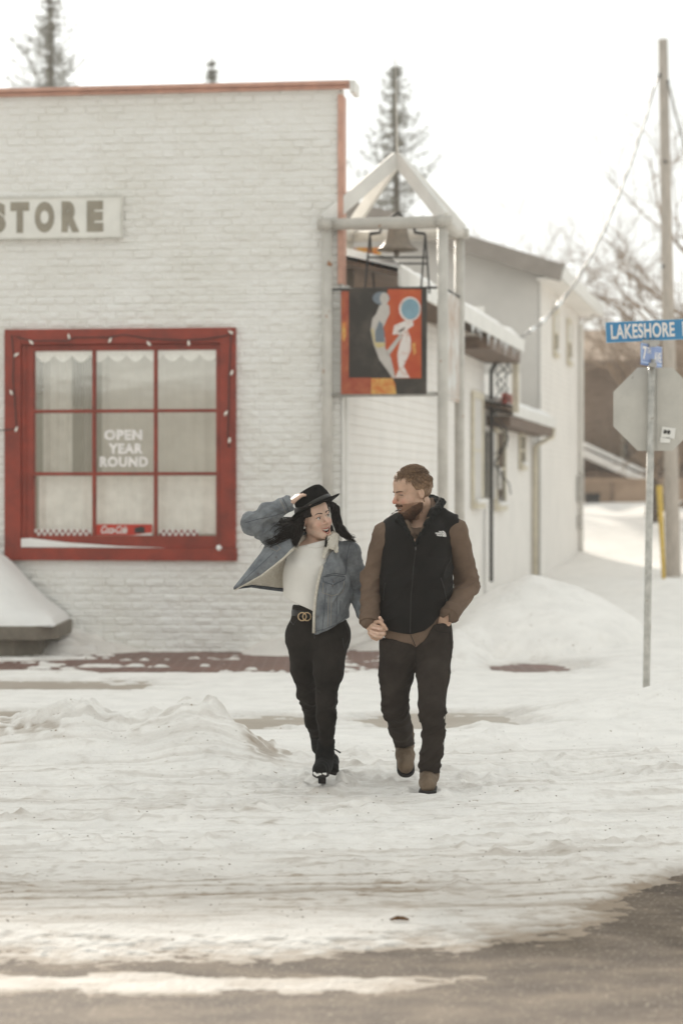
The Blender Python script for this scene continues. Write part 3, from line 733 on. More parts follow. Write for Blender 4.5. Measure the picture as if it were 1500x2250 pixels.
# red and white chequer strips
for a, b in ((76, 200), (350, 436)):
    mb = MB(FM); mb.box((wx(a), .012, wz(1177)), (wx(b), .015, wz(1163))); s1 = mb.build('chequer_strip', m_white, win)
    mb = MB(FM); k = int((wx(b) - wx(a)) / .033)
    for i in range(k):
        for j in range(2):
            if (i + j) % 2: continue
            xa = wx(a) + i * .033; za = wz(1177) + j * .033; mb.box((xa, .0095, za), (xa + .03, .0117, za + .03))
    mb.build('chequer', m_red, s1)
# snow lying on the ledge
mb = MB(FM); pts = [(x1 + .0, z1 + .10), (x1 + .1, z1 + .105), (x1 + .5, z1 + .06), (x1 + 1.1, z1 + .02), (x1 + 1.6, z1 + .004), (x1, z1 + .004)]
mb.prism([(p[0], p[1]) for p in pts][::-1], -.065, -.036); mb.build('ledge_snow', m_roofsnow, win, bevel=.008)
mb = MB(FM); mb.ball((wx(484), -.045, z1 + .0), .04); mb.build('ledge_snow', m_roofsnow, win, smooth=True)

# string of bulbs round the window
sl = thing('string_lights', FM @ Vector((wx(30), -.09, wz(760))), 'string of small white bulbs on a dark cord around the red window', 'string lights')
path = [(0, 945), (25, 944), (42, 940), (38, 880), (34, 830), (36, 780), (31, 735), (50, 742), (75, 748), (150, 749), (170, 742), (215, 742), (247, 742), (275, 736), (330, 746), (400, 750), (455, 748), (500, 741), (511, 735), (508, 800), (506, 860), (506, 910), (504, 955), (507, 985)]
pv = [FM @ Vector((wx(a), -.088, wz(b))) for a, b in path]
mb = MB(); mb.tube(pv, .006, 5); mb.build('cord', m_dark, sl, smooth=True)
m_bulb = mat('bulb_glass', (.85, .80, .72), rough=.15, bump=0, spec=.8)
for a, b in ((42, 943), (31, 862), (42, 779), (75, 752), (157, 740), (247, 749), (332, 757), (419, 757), (511, 734), (513, 822), (500, 910), (508, 969)):
    mb = MB(); c = FM @ Vector((wx(a), -.10, wz(b))); Mx = Matrix.Rotation(random.uniform(-1, 1), 3, 'Y')
    mb.lathe([(.001, -.030), (.010, -.023), (.0145, -.007), (.013, .008), (.008, .02), (.007, .031), (.001, .032)], 10, c, Mx); mb.build('bulb', m_bulb, sl, smooth=True)

# shop sign board
sg = thing('store_sign', FM @ Vector((wx(270), -.04, wz(524))), 'white board with big grey letters STORE high on the brick wall', 'sign')
mb = MB(FM); mb.box((wx(-260), -.075, wz(524)), (wx(272), -.03, wz(431))); mb.build('board', mat('sign_white', (.80, .78, .72), var=.05, rough=.5), sg, bevel=.004)
mb = MB(FM)
for a, b, c, d in ((wx(-260), wx(272), wz(524), wz(521)), (wx(-260), wx(272), wz(434), wz(431)), (wx(269), wx(272), wz(521), wz(434))): mb.box((a, -.085, c), (b, -.0755, d))
mb.build('border', mat('sign_border', (.60, .58, .52), rough=.5), sg)
m_grey = mat('grey_lettering', (.31, .275, .215), rough=.6, bump=0)  # letters lightened, the flare's veil painted into their grey
for chx, a, b in (('S', -24, 18), ('T', 28, 69), ('O', 81, 124), ('R', 140, 179), ('E', 195, 231)):
    mb = MB(FM); letters(mb, chx, wx(a), wx(b), wz(510), wz(442), -.078, .006, bold=.075); mb.build('letter', m_grey, sg)

# ---------------------------------------------------------------- bell tower
TM = frame((0, 0, 0), (1, 0, 0), (0, 1, 0))
cF, cR, cB, cL = [None] * 4
def G(px, Yd, z=0): return Vector(((px - 750) / FP * Yd, Yd, z))
fl, frr, bl, br = G(719, 25.72), G(972, 25.45), G(766, 26.95), G(1009, 26.65)
bt_ = thing('bell_tower', (fl + frr + bl + br) / 4, 'open white tubular bell tower with a pyramid of rafters beside the shop', 'bell tower')
TOP = 4.53
for p_ in (fl, frr, bl, br):
    mb = MB(); mb.tube([p_ - Vector((0, 0, .1)), p_ + Vector((0, 0, TOP + .03))], .056, 14); mb.build('post', m_post, bt_, smooth=True)
hz = Vector((0, 0, TOP))
for a, b in ((fl, frr), (frr, br), (br, bl), (bl, fl)):
    d = (b - a).normalized() * .10; mb = MB(); mb.tube([a + hz - d, b + hz + d], .062, 14); mb.build('beam', m_post, bt_, smooth=True)
ap = (fl + frr + bl + br) / 4 + Vector((.03, 0, 0)); ap.z = CH + (HY - 348) / FP * ap.y
for p_ in (fl, frr, bl, br):
    mb = MB(); e = p_ + hz + Vector((0, 0, .06)); e2 = e + (e - ap) * .04
    mb.beam(ap, e2, .045, .155); mb.build('rafter', m_white, bt_, bevel=.004)
mb = MB(); mb.tube([ap, ap + Vector((-.02, 0, 1.08))], [.014, .004], 6); mb.build('finial', m_post, bt_)
for zz in (CH + (HY - 636) / FP * 25.7, CH + (HY - 868) / FP * 25.7):
    for a, b in ((fl, frr), (frr, br), (fl, bl)):
        mb = MB(); mb.tube([a + Vector((0, 0, zz)), b + Vector((0, 0, zz))], .013 if zz > 3 else .022, 8); mb.build('rail', m_dark if zz > 3 else m_galv, bt_, smooth=True)
# bell and its cradle
bc = ap.copy(); m_bell = mat('bell_bronze', (.22, .18, .14), var=.2, vs=8, rough=.5, metal=.3)
zb = lambda py: CH + (HY - py) / FP * bc.y
xb = lambda px: (px - 750) / FP * bc.y
bell = thing('bell', (xb(872), bc.y, zb(633)), 'old bronze bell hanging in a thin iron cradle inside the tower', 'bell')
bx_ = xb(873)
prof = [(.001, zb(480)), (.075, zb(482)), (.10, zb(492)), (.108, zb(505)), (.125, zb(523)), (.155, zb(537)), (.20, zb(545)), (.225, zb(549)), (.223, zb(551)), (.19, zb(548)), (.13, zb(535)), (.09, zb(505)), (.001, zb(490))]
mb = MB(); mb.lathe([(r_, z_) for r_, z_ in prof], 28, (bx_, bc.y, 0)); mb.build('bell_body', m_bell, bell, smooth=True)
mb = MB(); mb.tube([(bx_, bc.y, zb(500)), (bx_, bc.y, zb(552))], .008, 6); mb.ball((bx_ - .01, bc.y, zb(557)), .033); mb.build('clapper', m_bell, bell, smooth=True)
mb = MB()
for s_ in (-1, 1):
    xo = bx_ + s_ * .30; mb.tube([(bx_ + s_ * .10, bc.y, zb(482)), (bx_ + s_ * .17, bc.y, zb(492)), (bx_ + s_ * .19, bc.y, zb(511)), (xo, bc.y, zb(514))], .018, 8)
mb.tube([(bx_ - .1, bc.y, zb(482)), (bx_ - .03, bc.y, zb(472)), (bx_ + .0, bc.y, zb(468)), (bx_ + .03, bc.y, zb(472)), (bx_ + .1, bc.y, zb(482))], .016, 8)
mb.build('yoke', m_dark, bell, smooth=True)
zf = CH + (HY - 636) / FP * 25.7 + .02
for s_ in (-1, 1):
    xo = bx_ + s_ * .30
    for dx_, dy in ((-.055, -.25), (.055, .25)):
        mb = MB(); mb.tube([(xo, bc.y, zb(514)), (xo + dx_, bc.y + dy, zf)], .011, 6); mb.build('cradle_leg', m_dark, bell)
for dy, py in ((-.12, 568), (.12, 577)):
    mb = MB(); mb.tube([(bx_ - .33, bc.y + dy, zb(py)), (bx_ + .33, bc.y + dy, zb(py))], .010, 6); mb.build('crossbar', m_dark, bell)

# painted panel hung in the tower: several flat paint colours laid as shapes on a board
def PQ(px, py, dy=0): Yd = 25.72 + (25.45 - 25.72) * ((px - 719) / 253.) + dy; return Vector(((px - 750) / FP * Yd, Yd, CH + (HY - py) / FP * Yd))
pp = thing('painted_panel', PQ(850, 866, -.03), 'painted board with a pale figure and blue disc on black and orange red', 'painting')
def patch(name, pts, m, lay):
    v = [PQ(a, b, -.035 - .0022 * lay) for a, b in pts]; k = len(v); w2_ = [q + Vector((0, .0018 if lay else .03, 0)) for q in v]
    f = [list(range(k))] + [[k + i for i in range(k)][::-1]] + [[i, (i + 1) % k, k + (i + 1) % k, k + i] for i in range(k)]
    return mk(name, [tuple(q) for q in v + w2_], f, m, pp)
m_pb = mat('painted_black', (.030, .024, .019), col2=(.10, .082, .065), vs=3, rough=.6, bump=.2, ramp=(.45, .8))
m_po = mat('painted_orange', (.42, .055, .016), col2=(.50, .10, .025), vs=5, rough=.6, bump=.2)
m_pr = mat('painted_rust', (.30, .045, .022), col2=(.42, .12, .05), vs=9, rough=.6, bump=.2)
m_py = mat('painted_yellow', (.55, .12, .02), col2=(.65, .42, .12), vs=14, rough=.6, bump=.2)
m_pw = mat('painted_white', (.70, .64, .60), col2=(.55, .30, .22), vs=16, rough=.6, bump=.2, ramp=(.5, .7))
m_ps = mat('painted_skin', (.50, .46, .42), var=.08, vs=6, rough=.6); m_pbl = mat('painted_blue', (.20, .33, .40), var=.1, vs=8, rough=.6)
m_pbb = mat('painted_slate', (.16, .19, .22), var=.1, rough=.6); m_pyl = mat('painted_straw', (.55, .45, .22), var=.1, rough=.6)
patch('board', [(749, 634), (938, 634), (937, 866), (749, 866)], m_pb, 0)
patch('paint', [(749, 640), (766, 640), (766, 830), (815, 830), (815, 866), (749, 866)], m_pr, 1)
patch('paint', [(751, 710), (759, 706), (760, 735), (756, 752), (751, 745)], m_py, 2)
patch('paint', [(815, 831), (862, 831), (868, 845), (870, 866), (815, 866)], m_py, 1)
patch('paint', [(852, 635), (925, 636), (925, 831), (860, 831), (845, 790), (840, 700)], m_po, 1)
ring = lambda cx, cy, rx, ry, k=20: [(cx + rx * math.cos(2 * math.pi * i / k), cy + ry * math.sin(2 * math.pi * i / k)) for i in range(k)][::-1]
patch('paint', ring(837, 655, 19, 14), m_pbb, 2)
patch('paint', [(833, 672), (845, 664), (855, 672), (856, 688), (848, 705), (841, 722), (846, 745), (846, 765), (858, 785), (864, 810), (868, 831), (862, 831), (850, 813), (833, 790), (820, 755), (814, 725), (818, 700), (826, 690)], m_ps, 3)
patch('paint', ring(844, 656, 10, 13), m_ps, 3)
patch('paint', [(833, 704), (840, 712), (844, 730), (845, 752), (824, 752), (824, 730)], m_pbl if False else m_pbb, 4)
patch('paint', [(824, 753), (845, 753), (845, 762), (828, 765)], m_pyl, 4)
patch('paint', [(815, 722), (820, 722), (824, 750), (828, 765), (822, 757)], m_pyl, 4)
patch('paint', [(889, 705), (905, 700), (908, 715), (895, 724), (902, 745), (902, 770), (893, 790), (886, 805), (892, 815), (900, 830), (868, 830), (876, 810), (872, 780), (878, 755), (886, 735), (862, 735), (866, 715)], m_pw, 2)
patch('paint', [(846, 775), (880, 732), (884, 740), (862, 770), (850, 788)], m_ps, 3)
patch('paint', ring(900, 679, 24, 27), m_pw, 2)
patch('paint', ring(901, 679, 20, 23), m_pbl, 3)
patch('paint', [(905, 755), (912, 752), (914, 775), (908, 782)], m_py, 2)
patch('paint', [(875, 727), (890, 718), (888, 722), (878, 731)], m_pb, 4)
# second board on the tower's right side and an orange one on its far side
sp = thing('side_panel', frr + Vector((.1, .5, 2.4)), 'pale painted board on the right flank of the bell tower', 'panel')
v = []
for p_, zz in ((frr + (br - frr) * .12, 0), (frr + (br - frr) * .88, 0)):
    for q in (.0, .02): v += [(p_.x + q, p_.y, 2.66), (p_.x + q, p_.y, 3.80)]
mk('board', v, [[0, 1, 5, 4], [6, 7, 3, 2], [0, 2, 3, 1], [4, 5, 7, 6], [1, 3, 7, 5], [0, 4, 6, 2]], mat('panel_paint', (.62, .62, .60), col2=(.40, .28, .20), vs=3, rough=.6), sp)
op = thing('back_panel', (bl + br) / 2 + Vector((-.5, .1, 4.1)), 'small faded orange board high behind the tower bell', 'panel')
mb = MB(); a0 = G(783, 27.05); b0 = G(836, 27.0); mb.box((a0.x, 27.03, CH + (HY - 584) / FP * 27), (b0.x, 27.06, CH + (HY - 543) / FP * 27)); mb.build('board', m_py, op)
mb = MB(); mb.box((a0.x - .14, 27.02, CH + (HY - 584) / FP * 27), (a0.x - .01, 27.06, CH + (HY - 543) / FP * 27)); mb.build('frame', m_redflare, op)

# ---------------------------------------------------------------- planter ledge with its snow cap at the left
pl = thing('planter', (-3.6, 25.4, 0), 'low grey planter ledge buried under a big rounded mound of snow', 'planter')
m_conc = mat('grey_concrete', (.19, .165, .13), var=.2, vs=6, bump=.4, bs=30)
mb = MB(); mb.prism([(-6, 24.6), (-3.12, 24.6), (-2.90, 24.85), (-2.90, 26.1), (-6, 26.1)], .17, .315, ax='z'); mb.build('ledge', m_conc, pl, bevel=.01)
mb = MB(); mb.prism([(-6, 24.75), (-3.35, 24.75), (-3.12, 25.0), (-3.12, 26.1), (-6, 26.1)], -.1, .17, ax='z'); mb.build('base', m_conc, pl)
xs = np.linspace(-6, -2.93, 90); ys = np.linspace(24.63, 26.15, 50); XX, YY = np.meshgrid(xs, ys)
edge = np.minimum(np.minimum(-2.93 - XX, (YY - 24.63)), (-2.93 - XX + YY - 24.85) * .7); edge = np.clip(edge, 0, None)
hh = .02 + .55 * sstep(-2.95, -3.75, XX) * sstep(-.1, .95, YY - 24.63) + .10 * np.sqrt(np.clip(edge / .15, 0, 1)) + .15 * sstep(-3.3, -4.2, XX)
hh = np.where(edge <= 0, 0, hh) * (1 + .05 * fbm2(XX * 1.5, YY * 1.5, 3, 181)); Id = np.arange(XX.size).reshape(XX.shape)
mk('snow_cap', np.stack([XX.ravel(), YY.ravel(), (.31 + hh).ravel()], 1), np.stack([Id[:-1, :-1].ravel(), Id[:-1, 1:].ravel(), Id[1:, 1:].ravel(), Id[1:, :-1].ravel()], 1), m_roofsnow, pl, smooth=True)

# ---------------------------------------------------------------- sign post
base_ = G(1419, 20.05); base_.z = GH(base_.x, 20.05)
sp_ = thing('sign_post', base_, 'galvanised post carrying blue street name plates above a stop sign seen from behind', 'road sign')
pb, pt = P(1418.5, 1525, 20.05), P(1431, 800, 20.05)
mb = MB(); mb.tube([pb - Vector((0, 0, .15)), pb, pt + Vector((0, 0, .04))], .030, 14); mb.build('post', mat('post_steel', (.47, .45, .41), var=.2, vs=14, spots=(16, .66, (.26, .20, .14)), rough=.42, metal=.3, bump=.1), sp_, smooth=True)
mb = MB(); mb.box((pb.x - .075, pb.y - .06, pb.z - .02), (pb.x + .02, pb.y + .05, pb.z + .012)); mb.build('foot_plate', m_dark, sp_)
oc = P(1438, 899, 20.10); ro = 91.5 / FP * 20.1 / math.cos(math.pi / 8)
mb = MB(); mb.prism([(oc.x + ro * math.cos(math.pi / 8 + i * math.pi / 4), oc.z + ro * math.sin(math.pi / 8 + i * math.pi / 4)) for i in range(8)], oc.y, oc.y + .004)
m_alu = mat('sign_back', (.50, .475, .425), var=.10, spots=(11, .71, (.36, .33, .28)), vs=3, bump=0, rough=.45, spec=.5); oo = mb.build('octagon_plate', m_alu, sp_)
mb = MB(); mb.box((oc.x + .012, oc.y - .006, oc.z - .345), (oc.x + .02, oc.y - .0005, oc.z + .345)); mb.build('bracket_strip', m_galv, oo)
mb = MB(); a = P(1452, 963, 20.09); b = P(1482, 939, 20.09); mb.M = Matrix.Translation(((a + b) / 2)) @ Matrix.Rotation(R(7), 4, 'Y')
w_ = (b.x - a.x) / 2; h_ = (b.z - a.z) / 2; mb.box((-w_, 0, -h_), (w_, .003, h_)); stk = mb.build('sticker', m_white, oo)
mb = MB((Matrix.Translation(((a + b) / 2 - Vector((.01, .002, -.005)))) @ Matrix.Rotation(R(7), 4, 'Y'))); letters(mb, 'IIHII', -.03, .025, -.015, .018, 0, .001, bold=.08); mb.build('print', m_dark, stk)
mb = MB(); a = P(1449, 973, 20.09); b = P(1471, 961, 20.09); mb.box((a.x, a.y, a.z), (b.x, a.y + .003, b.z)); mb.build('sticker', m_white, oo)
# LAKESHORE plate
c0 = P(1330, 731, 20.0); tilt = R(2.6); s_ = 20.0 / FP
NM = Matrix.Translation(c0) @ Matrix.Rotation(-tilt, 4, 'Y')
ln = 238 * s_; hh_ = 22.5 * s_
m_blue = mat('sign_blue', (.045, .225, .43), var=.05, rough=.35, bump=0); m_blue2 = mat('sign_deep_blue', (.05, .13, .36), col2=(.12, .20, .44), vs=5, rough=.35, bump=0)
m_refl = mat('sign_white_letter', (.74, .70, .66), rough=.4, bump=0)
mb = MB(NM); mb.box((0, 0, -hh_), (ln, .004, hh_)); np_ = mb.build('name_plate', m_blue, sp_)
for bx_o in (84, 96, 104): mb = MB(NM); mb.ball((bx_o * s_, -.002, -18 * s_), .006, 6); mb.build('bolt', m_dark, np_, smooth=True)
mb = MB(NM)
e_ = 1.2 * s_
for a, b, c, d in ((0, ln, hh_ - e_, hh_), (0, ln, -hh_, -hh_ + e_), (0, e_, -hh_ + e_, hh_ - e_)): mb.box((a, -.0015, c), (b, -.0003, d))
mb.build('edge_line', mat('edge_blue', (.25, .45, .60), bump=0), np_)
mb = MB(NM); letters(mb, 'LAKESHORE', 11 * s_, 151 * s_, -15.5 * s_, 17 * s_, -.001, .0012, bold=.028, spacing=1.05); mb.build('lettering', m_refl, np_)
mb = MB(NM); letters(mb, 'DR', 168 * s_, 200 * s_, -15.5 * s_, 17 * s_, -.001, .0012, bold=.028, spacing=1.05); mb.build('lettering', m_refl, np_)
# 7TH AVE plate, seen at a slant
c1 = P(1407, 776, 19.75); d1 = P(1453, 778, 20.35); ex = (d1 - c1); ex.z = 0; L1 = ex.length; ex.normalize(); ey = Vector((-ex.y, ex.x, 0))
AM = frame(c1, ex, ey)
mb = MB(AM); mb.box((0, 0, -24.5 * s_), (L1, .004, 23 * s_)); n2_ = mb.build('name_plate', m_blue2, sp_)
mb = MB(AM); mb.box((0, -.0015, -20 * s_), (L1, -.0003, -17 * s_)); mb.box((0, -.0015, 20.5 * s_), (L1, -.0003, 22 * s_)); mb.box((.0, -.0015, -17 * s_), (.03, -.0003, 20.5 * s_)); mb.build('edge_line', mat('edge_pale', (.40, .50, .68), bump=0), n2_)
for tx_, a, b, c, d, bo in (('7', .08, .26, -13, 17, .035), ('TH', .28, .45, 2, 16, .02), ('AVE', .62, .95, -13, 9, .03)):
    mb = MB(AM); letters(mb, tx_, a * L1, b * L1, c * s_, d * s_, -.001, .0012, bold=bo); mb.build('lettering', m_refl, n2_)
mb = MB(); a = P(1410, 757, 19.97); b = P(1448, 747, 19.97); mb.box((a.x, a.y - .012, a.z), (b.x, a.y + .03, b.z)); a = P(1425, 762, 19.95); b = P(1441, 752, 19.95); mb.box((a.x, a.y - .01, a.z), (b.x, a.y + .04, b.z)); mb.build('bracket', m_galv, sp_, bevel=.003)
mb = MB(); a = P(1424, 806, 19.97); b = P(1441, 797, 19.97); mb.box((a.x, a.y - .012, a.z), (b.x, a.y + .06, b.z)); mb.build('bracket', m_galv, sp_, bevel=.003)

# ---------------------------------------------------------------- utility pole, wires, guy marker
m_wood = mat('weathered_wood', (.44, .385, .33), var=.2, vs=6, stretch=(6, 6, .6), bump=.3, bs=20, rough=.8)
pb, pt = P(1478, 1278, 47), P(1455, 87, 47)
up_ = thing('utility_pole', pb, 'tall weathered wooden utility pole leaning slightly at the right edge', 'utility pole')
mb = MB(); mb.tube([pb - (pt - pb) * .03, pb, pb.lerp(pt, .5), pt], [.158, .155, .12, .092], 16); mb.build('pole', m_wood, up_, smooth=True)
for py, dx_ in ((165, -10), (180, 9), (355, 0), (585, -10)):
    mb = MB(); c = P(1456 + (py - 87) / 1191 * 22 + dx_, py, 46.9); mb.ball(c, .035, 6); mb.build('insulator', m_dark, up_, smooth=True)
def wire(name, a, b, sag, r, label, m=m_dark, n=30):
    t = thing(name, a, label, 'cable'); a, b = Vector(a), Vector(b)
    pts = [a.lerp(b, i / n) - Vector((0, 0, sag * 4 * (i / n) * (1 - i / n))) for i in range(n + 1)]
    mb = MB(); mb.tube(pts, r, 6); mb.build('strand', m, t, smooth=True); return pts, t
m_cable = mat('cable_grey', (.30, .28, .26), rough=.5, bump=0)
pts, t = wire('service_cable', P(1443, 170, 46.9), P(1136, 744, 37.6), .95, .020, 'twisted service cable sagging from the pole down to the shop eave', m_cable)
mb = MB(); mb.tube([q + Vector((.03 * math.cos(i * 1.9), 0, .03 * math.sin(i * 1.9))) for i, q in enumerate(pts)], .012, 5); mb.build('twisted_strand', m_cable, t, smooth=True)
m_slv = mat('bright_sleeve', (.8, .8, .78), rough=.25, bump=0, metal=.4)
for f_ in (.76, .86, .92): q = pts[int(f_ * 30)]; q2 = pts[int(f_ * 30) + 1]; mb = MB(); mb.tube([q, q.lerp(q2, .8)], .038, 8); mb.build('splice_sleeve', m_slv, t, smooth=True)
wire('overhead_cable', P(1466, 180, 46.9), P(1620, 560, 44), .6, .022, 'grey overhead cable running off to the right from the pole top', m_cable)
gm0, gm1 = P(1459, 1305, 40.5), P(1447, 1066, 40.5)
gm = thing('guy_marker', gm0, 'slim yellow guard tube standing in the snow beside the pole', 'guy marker')
mb = MB(); mb.tube([gm0 - Vector((0, 0, .1)), gm0.lerp(gm1, .5), gm1], [.03, .04, .055], 10); mb.build('guard_tube', mat('yellow_plastic', (.62, .42, .08), rough=.5, bump=0), gm, smooth=True)

# ---------------------------------------------------------------- trees
m_needle = mat('spruce_needles', (.15, .142, .11), col2=(.22, .20, .155), vs=2.0, bump=0, rough=.8)  # needles lightened, distant haze painted into their colour
m_bark = mat('bark', (.11, .082, .06), var=.3, vs=8, bump=.5, bs=30, rough=.9)
m_twig = mat('bare_twigs', (.26, .19, .135), var=.25, vs=3, bump=0, rough=.9)
# sparse, upturned boughs
def spruce(px, ytop, Yd, wid, label, seed, sparse=.5):
    rg = random.Random(seed); top = P(px, ytop, Yd); b0 = Vector((top.x, Yd, 0)); H = top.z
    t = thing('spruce_tree', b0, label, 'tree', 'spruces behind the buildings')
    mb = MB(); mb.tube([b0, b0.lerp(top, .5) + Vector((.05, 0, 0)), top], [.28, .15, .012], 8); mb.build('trunk', m_bark, t, smooth=True)
    vs = []; fs = []
    def needle_spray(c, d, L_, w, n):
        for i in range(n):
            q = c + Vector((rg.gauss(0, w), rg.gauss(0, w), rg.gauss(0, w * .8)))
            a = Vector((rg.gauss(0, 1), rg.gauss(0, 1), rg.gauss(0, .7))).normalized() * L_; u = a.cross(Vector((rg.gauss(0, 1), rg.gauss(0, 1), rg.gauss(0, 1)))).normalized() * L_ * .32
            o = len(vs); vs.extend([q - a * .5 - u * .5, q + a * .5, q - a * .5 + u * .5]); fs.append([o, o + 1, o + 2])
    z = H - .30
    while z > H * .25:
        f = (H - z) / H; rad = wid * (f ** .8) * 1.25; a00 = rg.uniform(0, 6.28); nb = rg.choice((4, 5, 5, 6))
        for k in range(nb):
            a = a00 + k * 2 * math.pi / nb + rg.gauss(0, .3); ln_ = rad * rg.choice((.55, .8, .95, 1.0, 1.25)) * rg.uniform(.85, 1.1)
            if rg.random() < sparse * .4: ln_ *= .4
            c0_ = Vector((top.x, Yd, z)); n = max(4, int(ln_ / .07)); tilt = rg.uniform(.35, .55)
            for i in range(n + 1):
                s = i / n; p_ = c0_ + Vector((math.cos(a) * ln_ * s, math.sin(a) * ln_ * s, ln_ * (-tilt * s + tilt * 1.35 * s ** 3)))
                needle_spray(p_, None, .11, .030 + .070 * math.sin(math.pi * min(1, s * 1.05)) * min(1, ln_), 7)
        needle_spray(Vector((top.x, Yd, z)), None, .12, .04 + .12 * f, 8)
        z -= rg.uniform(.13, .24) + .14 * f
    needle_spray(top - Vector((0, 0, .3)), None, .12, .04, 14)
    mk('crown', [tuple(q) for q in vs], np.array(fs, dtype=np.int32), m_needle, t)
spruce(112, -50, 66, 3.6, 'spruce rising above the left part of the shop parapet', 3)
spruce(466, 118, 70, 1.7, 'slim spruce tip showing over the middle of the parapet', 5, .2)
spruce(868, 128, 64, 2.5, 'large spruce standing behind the bell tower', 9, .35)

def bare_tree(name, b0, H, spread, label, seed, m=m_twig, lean=0, r0=.16, group='leafless trees behind the houses', depth=4, first=.3):
    rg = random.Random(seed); b0 = Vector(b0); t = thing(name, b0, label, 'tree', group)
    tk = MB(); cr = MB()
    def br_(p, d, L_, r, lv):
        n = 5 if lv < 2 else 4; pts = [p]; q = p.copy(); dd = d.copy()
        for i in range(n):
            dd = (dd + Vector((rg.gauss(0, .13), rg.gauss(0, .13), rg.gauss(0, .09) + .05))).normalized(); q = q + dd * (L_ / n); pts.append(q.copy())
        rs = [r * (1 - .72 * i / n) for i in range(n + 1)]
        (tk if lv == 0 else cr).tube(pts, rs, 6 if lv < 2 else 3, caps=False)
        if lv >= depth: return
        k = (9, 6, 5, 4)[min(lv, 3)]
        for i in range(k):
            s = first + (1 - first) * (i + rg.random()) / k if lv == 0 else .2 + .8 * (i + rg.random()) / k
            j = min(n - 1, int(s * n)); c = pts[j].lerp(pts[j + 1], s * n - j); ax = Vector((rg.gauss(0, 1), rg.gauss(0, 1), rg.gauss(0, .3))); ax = (ax - dd * ax.dot(dd)).normalized()
            nd = (dd * .62 + ax * spread + Vector((0, 0, .12))).normalized(); br_(c, nd, L_ * rg.uniform(.38, .62), r * (1 - .7 * s) * .6 + .004, lv + 1)
    br_(b0, Vector((lean, 0, 1)).normalized(), H, r0, 0)
    tk.build('trunk', m_bark if m is m_twig else m, t, smooth=True); cr.build('crown', m, t)
bare_tree('bare_tree', (7.9, 62, 1.0), 5.2, .75, 'leafless pale tree just right of the tall house', 21, lean=.05)
bare_tree('bare_tree', (10.0, 66, 1.2), 8.6, .7, 'tall leafless tree behind the utility pole', 22, lean=-.05, r0=.2)
bare_tree('bare_tree', (4.6, 70, 1.0), 5.2, .75, 'leafless treetop above the right end of the house roof', 23, lean=-.05)
bare_tree('bare_tree', (3.4, 74, 1.0), 6.6, .7, 'leafless treetop above the house roof beside the tower', 24)
bare_tree('bare_tree', (11.4, 60, 1.2), 6.0, .8, 'leafless tree at the right edge beyond the pole', 25, lean=-.12)
bare_tree('bare_tree', (8.6, 56, .6), 5.2, 1.0, 'low sprawling leafless tree in front of the brown house', 26, lean=.25, r0=.14, first=.1)
bare_tree('bare_tree', (10.3, 58, .8), 4.6, 1.1, 'low crooked leafless tree behind the stop sign', 27, lean=-.35, r0=.13, first=.1)
bare_tree('bare_tree', (7.6, 60, .8), 4.2, 1.1, 'small leafless tree beside the house corner', 28, lean=.5, r0=.11, first=.1)
# brush behind
rg = random.Random(5); mb = MB()
for i in range(520):
    x = rg.uniform(6.3, 15); y = rg.uniform(75.3, 77.3); z = 1.2; p_ = Vector((x, y, z)); d = Vector((rg.gauss(0, .5), rg.gauss(0, .3), 1)).normalized(); pts = [p_]
    for k in range(6): d = (d + Vector((rg.gauss(0, .25), rg.gauss(0, .2), rg.gauss(0, .1)))).normalized(); pts.append(pts[-1] + d * rg.uniform(.35, .65))
    mb.tube(pts, [.035 * (1 - j / 7.5) for j in range(7)], 3, caps=False)
o = mb.build('thicket', m_twig); tag(o, 'tangle of leafless brown brush in front of the far houses', 'brush', kind='stuff')

# far houses
m_brn = mat('brown_boards', (.27, .195, .145), var=.2, vs=2, rough=.8, stretch=(1, 1, 6)); m_brn2 = mat('tan_boards', (.40, .29, .21), var=.1, vs=2, rough=.8)
bh = thing('brown_house', (11, 78, 1.3), 'dark brown two storey house far behind the bare trees', 'house')
mb = MB(); mb.box((6.5, 78, .8), (20, 86, 5.9)); mb.build('wall', m_brn, bh)
mb = MB(); mb.add([(5.9, 77, 5.85), (20.5, 77, 6.2), (20.5, 82, 7.6), (5.9, 82, 7.2), (5.9, 87, 5.9), (20.5, 87, 6.2)], [[0, 1, 2, 3], [3, 2, 5, 4], [0, 3, 4], [1, 5, 2]]); mb.build('roof', m_brn2, bh)
mb = MB(); mb.beam((5.9, 76.9, 5.78), (20.5, 76.9, 6.1), .06, .22); mb.build('fascia', m_soffit, bh)
for xw in (9.0, 11.5): 
    mb = MB(); mb.box((xw, 77.93, 2.6), (xw + .9, 77.99, 3.8)); w0 = mb.build('window', m_cream, bh); mb = MB(); mb.box((xw + .1, 77.9, 2.7), (xw + .8, 77.925, 3.7)); mb.build('pane', m_glassd, w0)
sh = thing('shed', (9, 71, 1.3), 'low tan shed with a snow covered roof sloping down to the right', 'shed')
mb = MB(); mb.box((6.0, 72, .8), (10.4, 75, 2.35)); mb.prism([(6.0, 2.352), (9.2, 2.352), (6.0, 3.4)], 72.3, 75); mb.build('wall', m_soffit, sh)
mb = MB(); mb.beam((6.0, 71.9, 3.45), (9.3, 71.9, 1.95), .5, .22, up=(0, 0, 1)); mb.beam((7.2, 72.5, 3.2), (9.6, 72.5, 2.1), .8, .12); mb.build('snow_cover', m_roofsnow, sh, bevel=.03)
fc_ = thing('board_fence', (9, 69.5, 1.2), 'tan board fence at the far edge of the snow', 'fence')
mb = MB(); mb.box((6.0, 69.4, .9), (10.9, 69.46, 2.05)); mb.build('boards', m_brn2, fc_)
mb = MB(); mb.box((6.0, 69.34, 2.05), (10.9, 69.5, 2.15)); mb.build('rail', m_brn2, fc_)
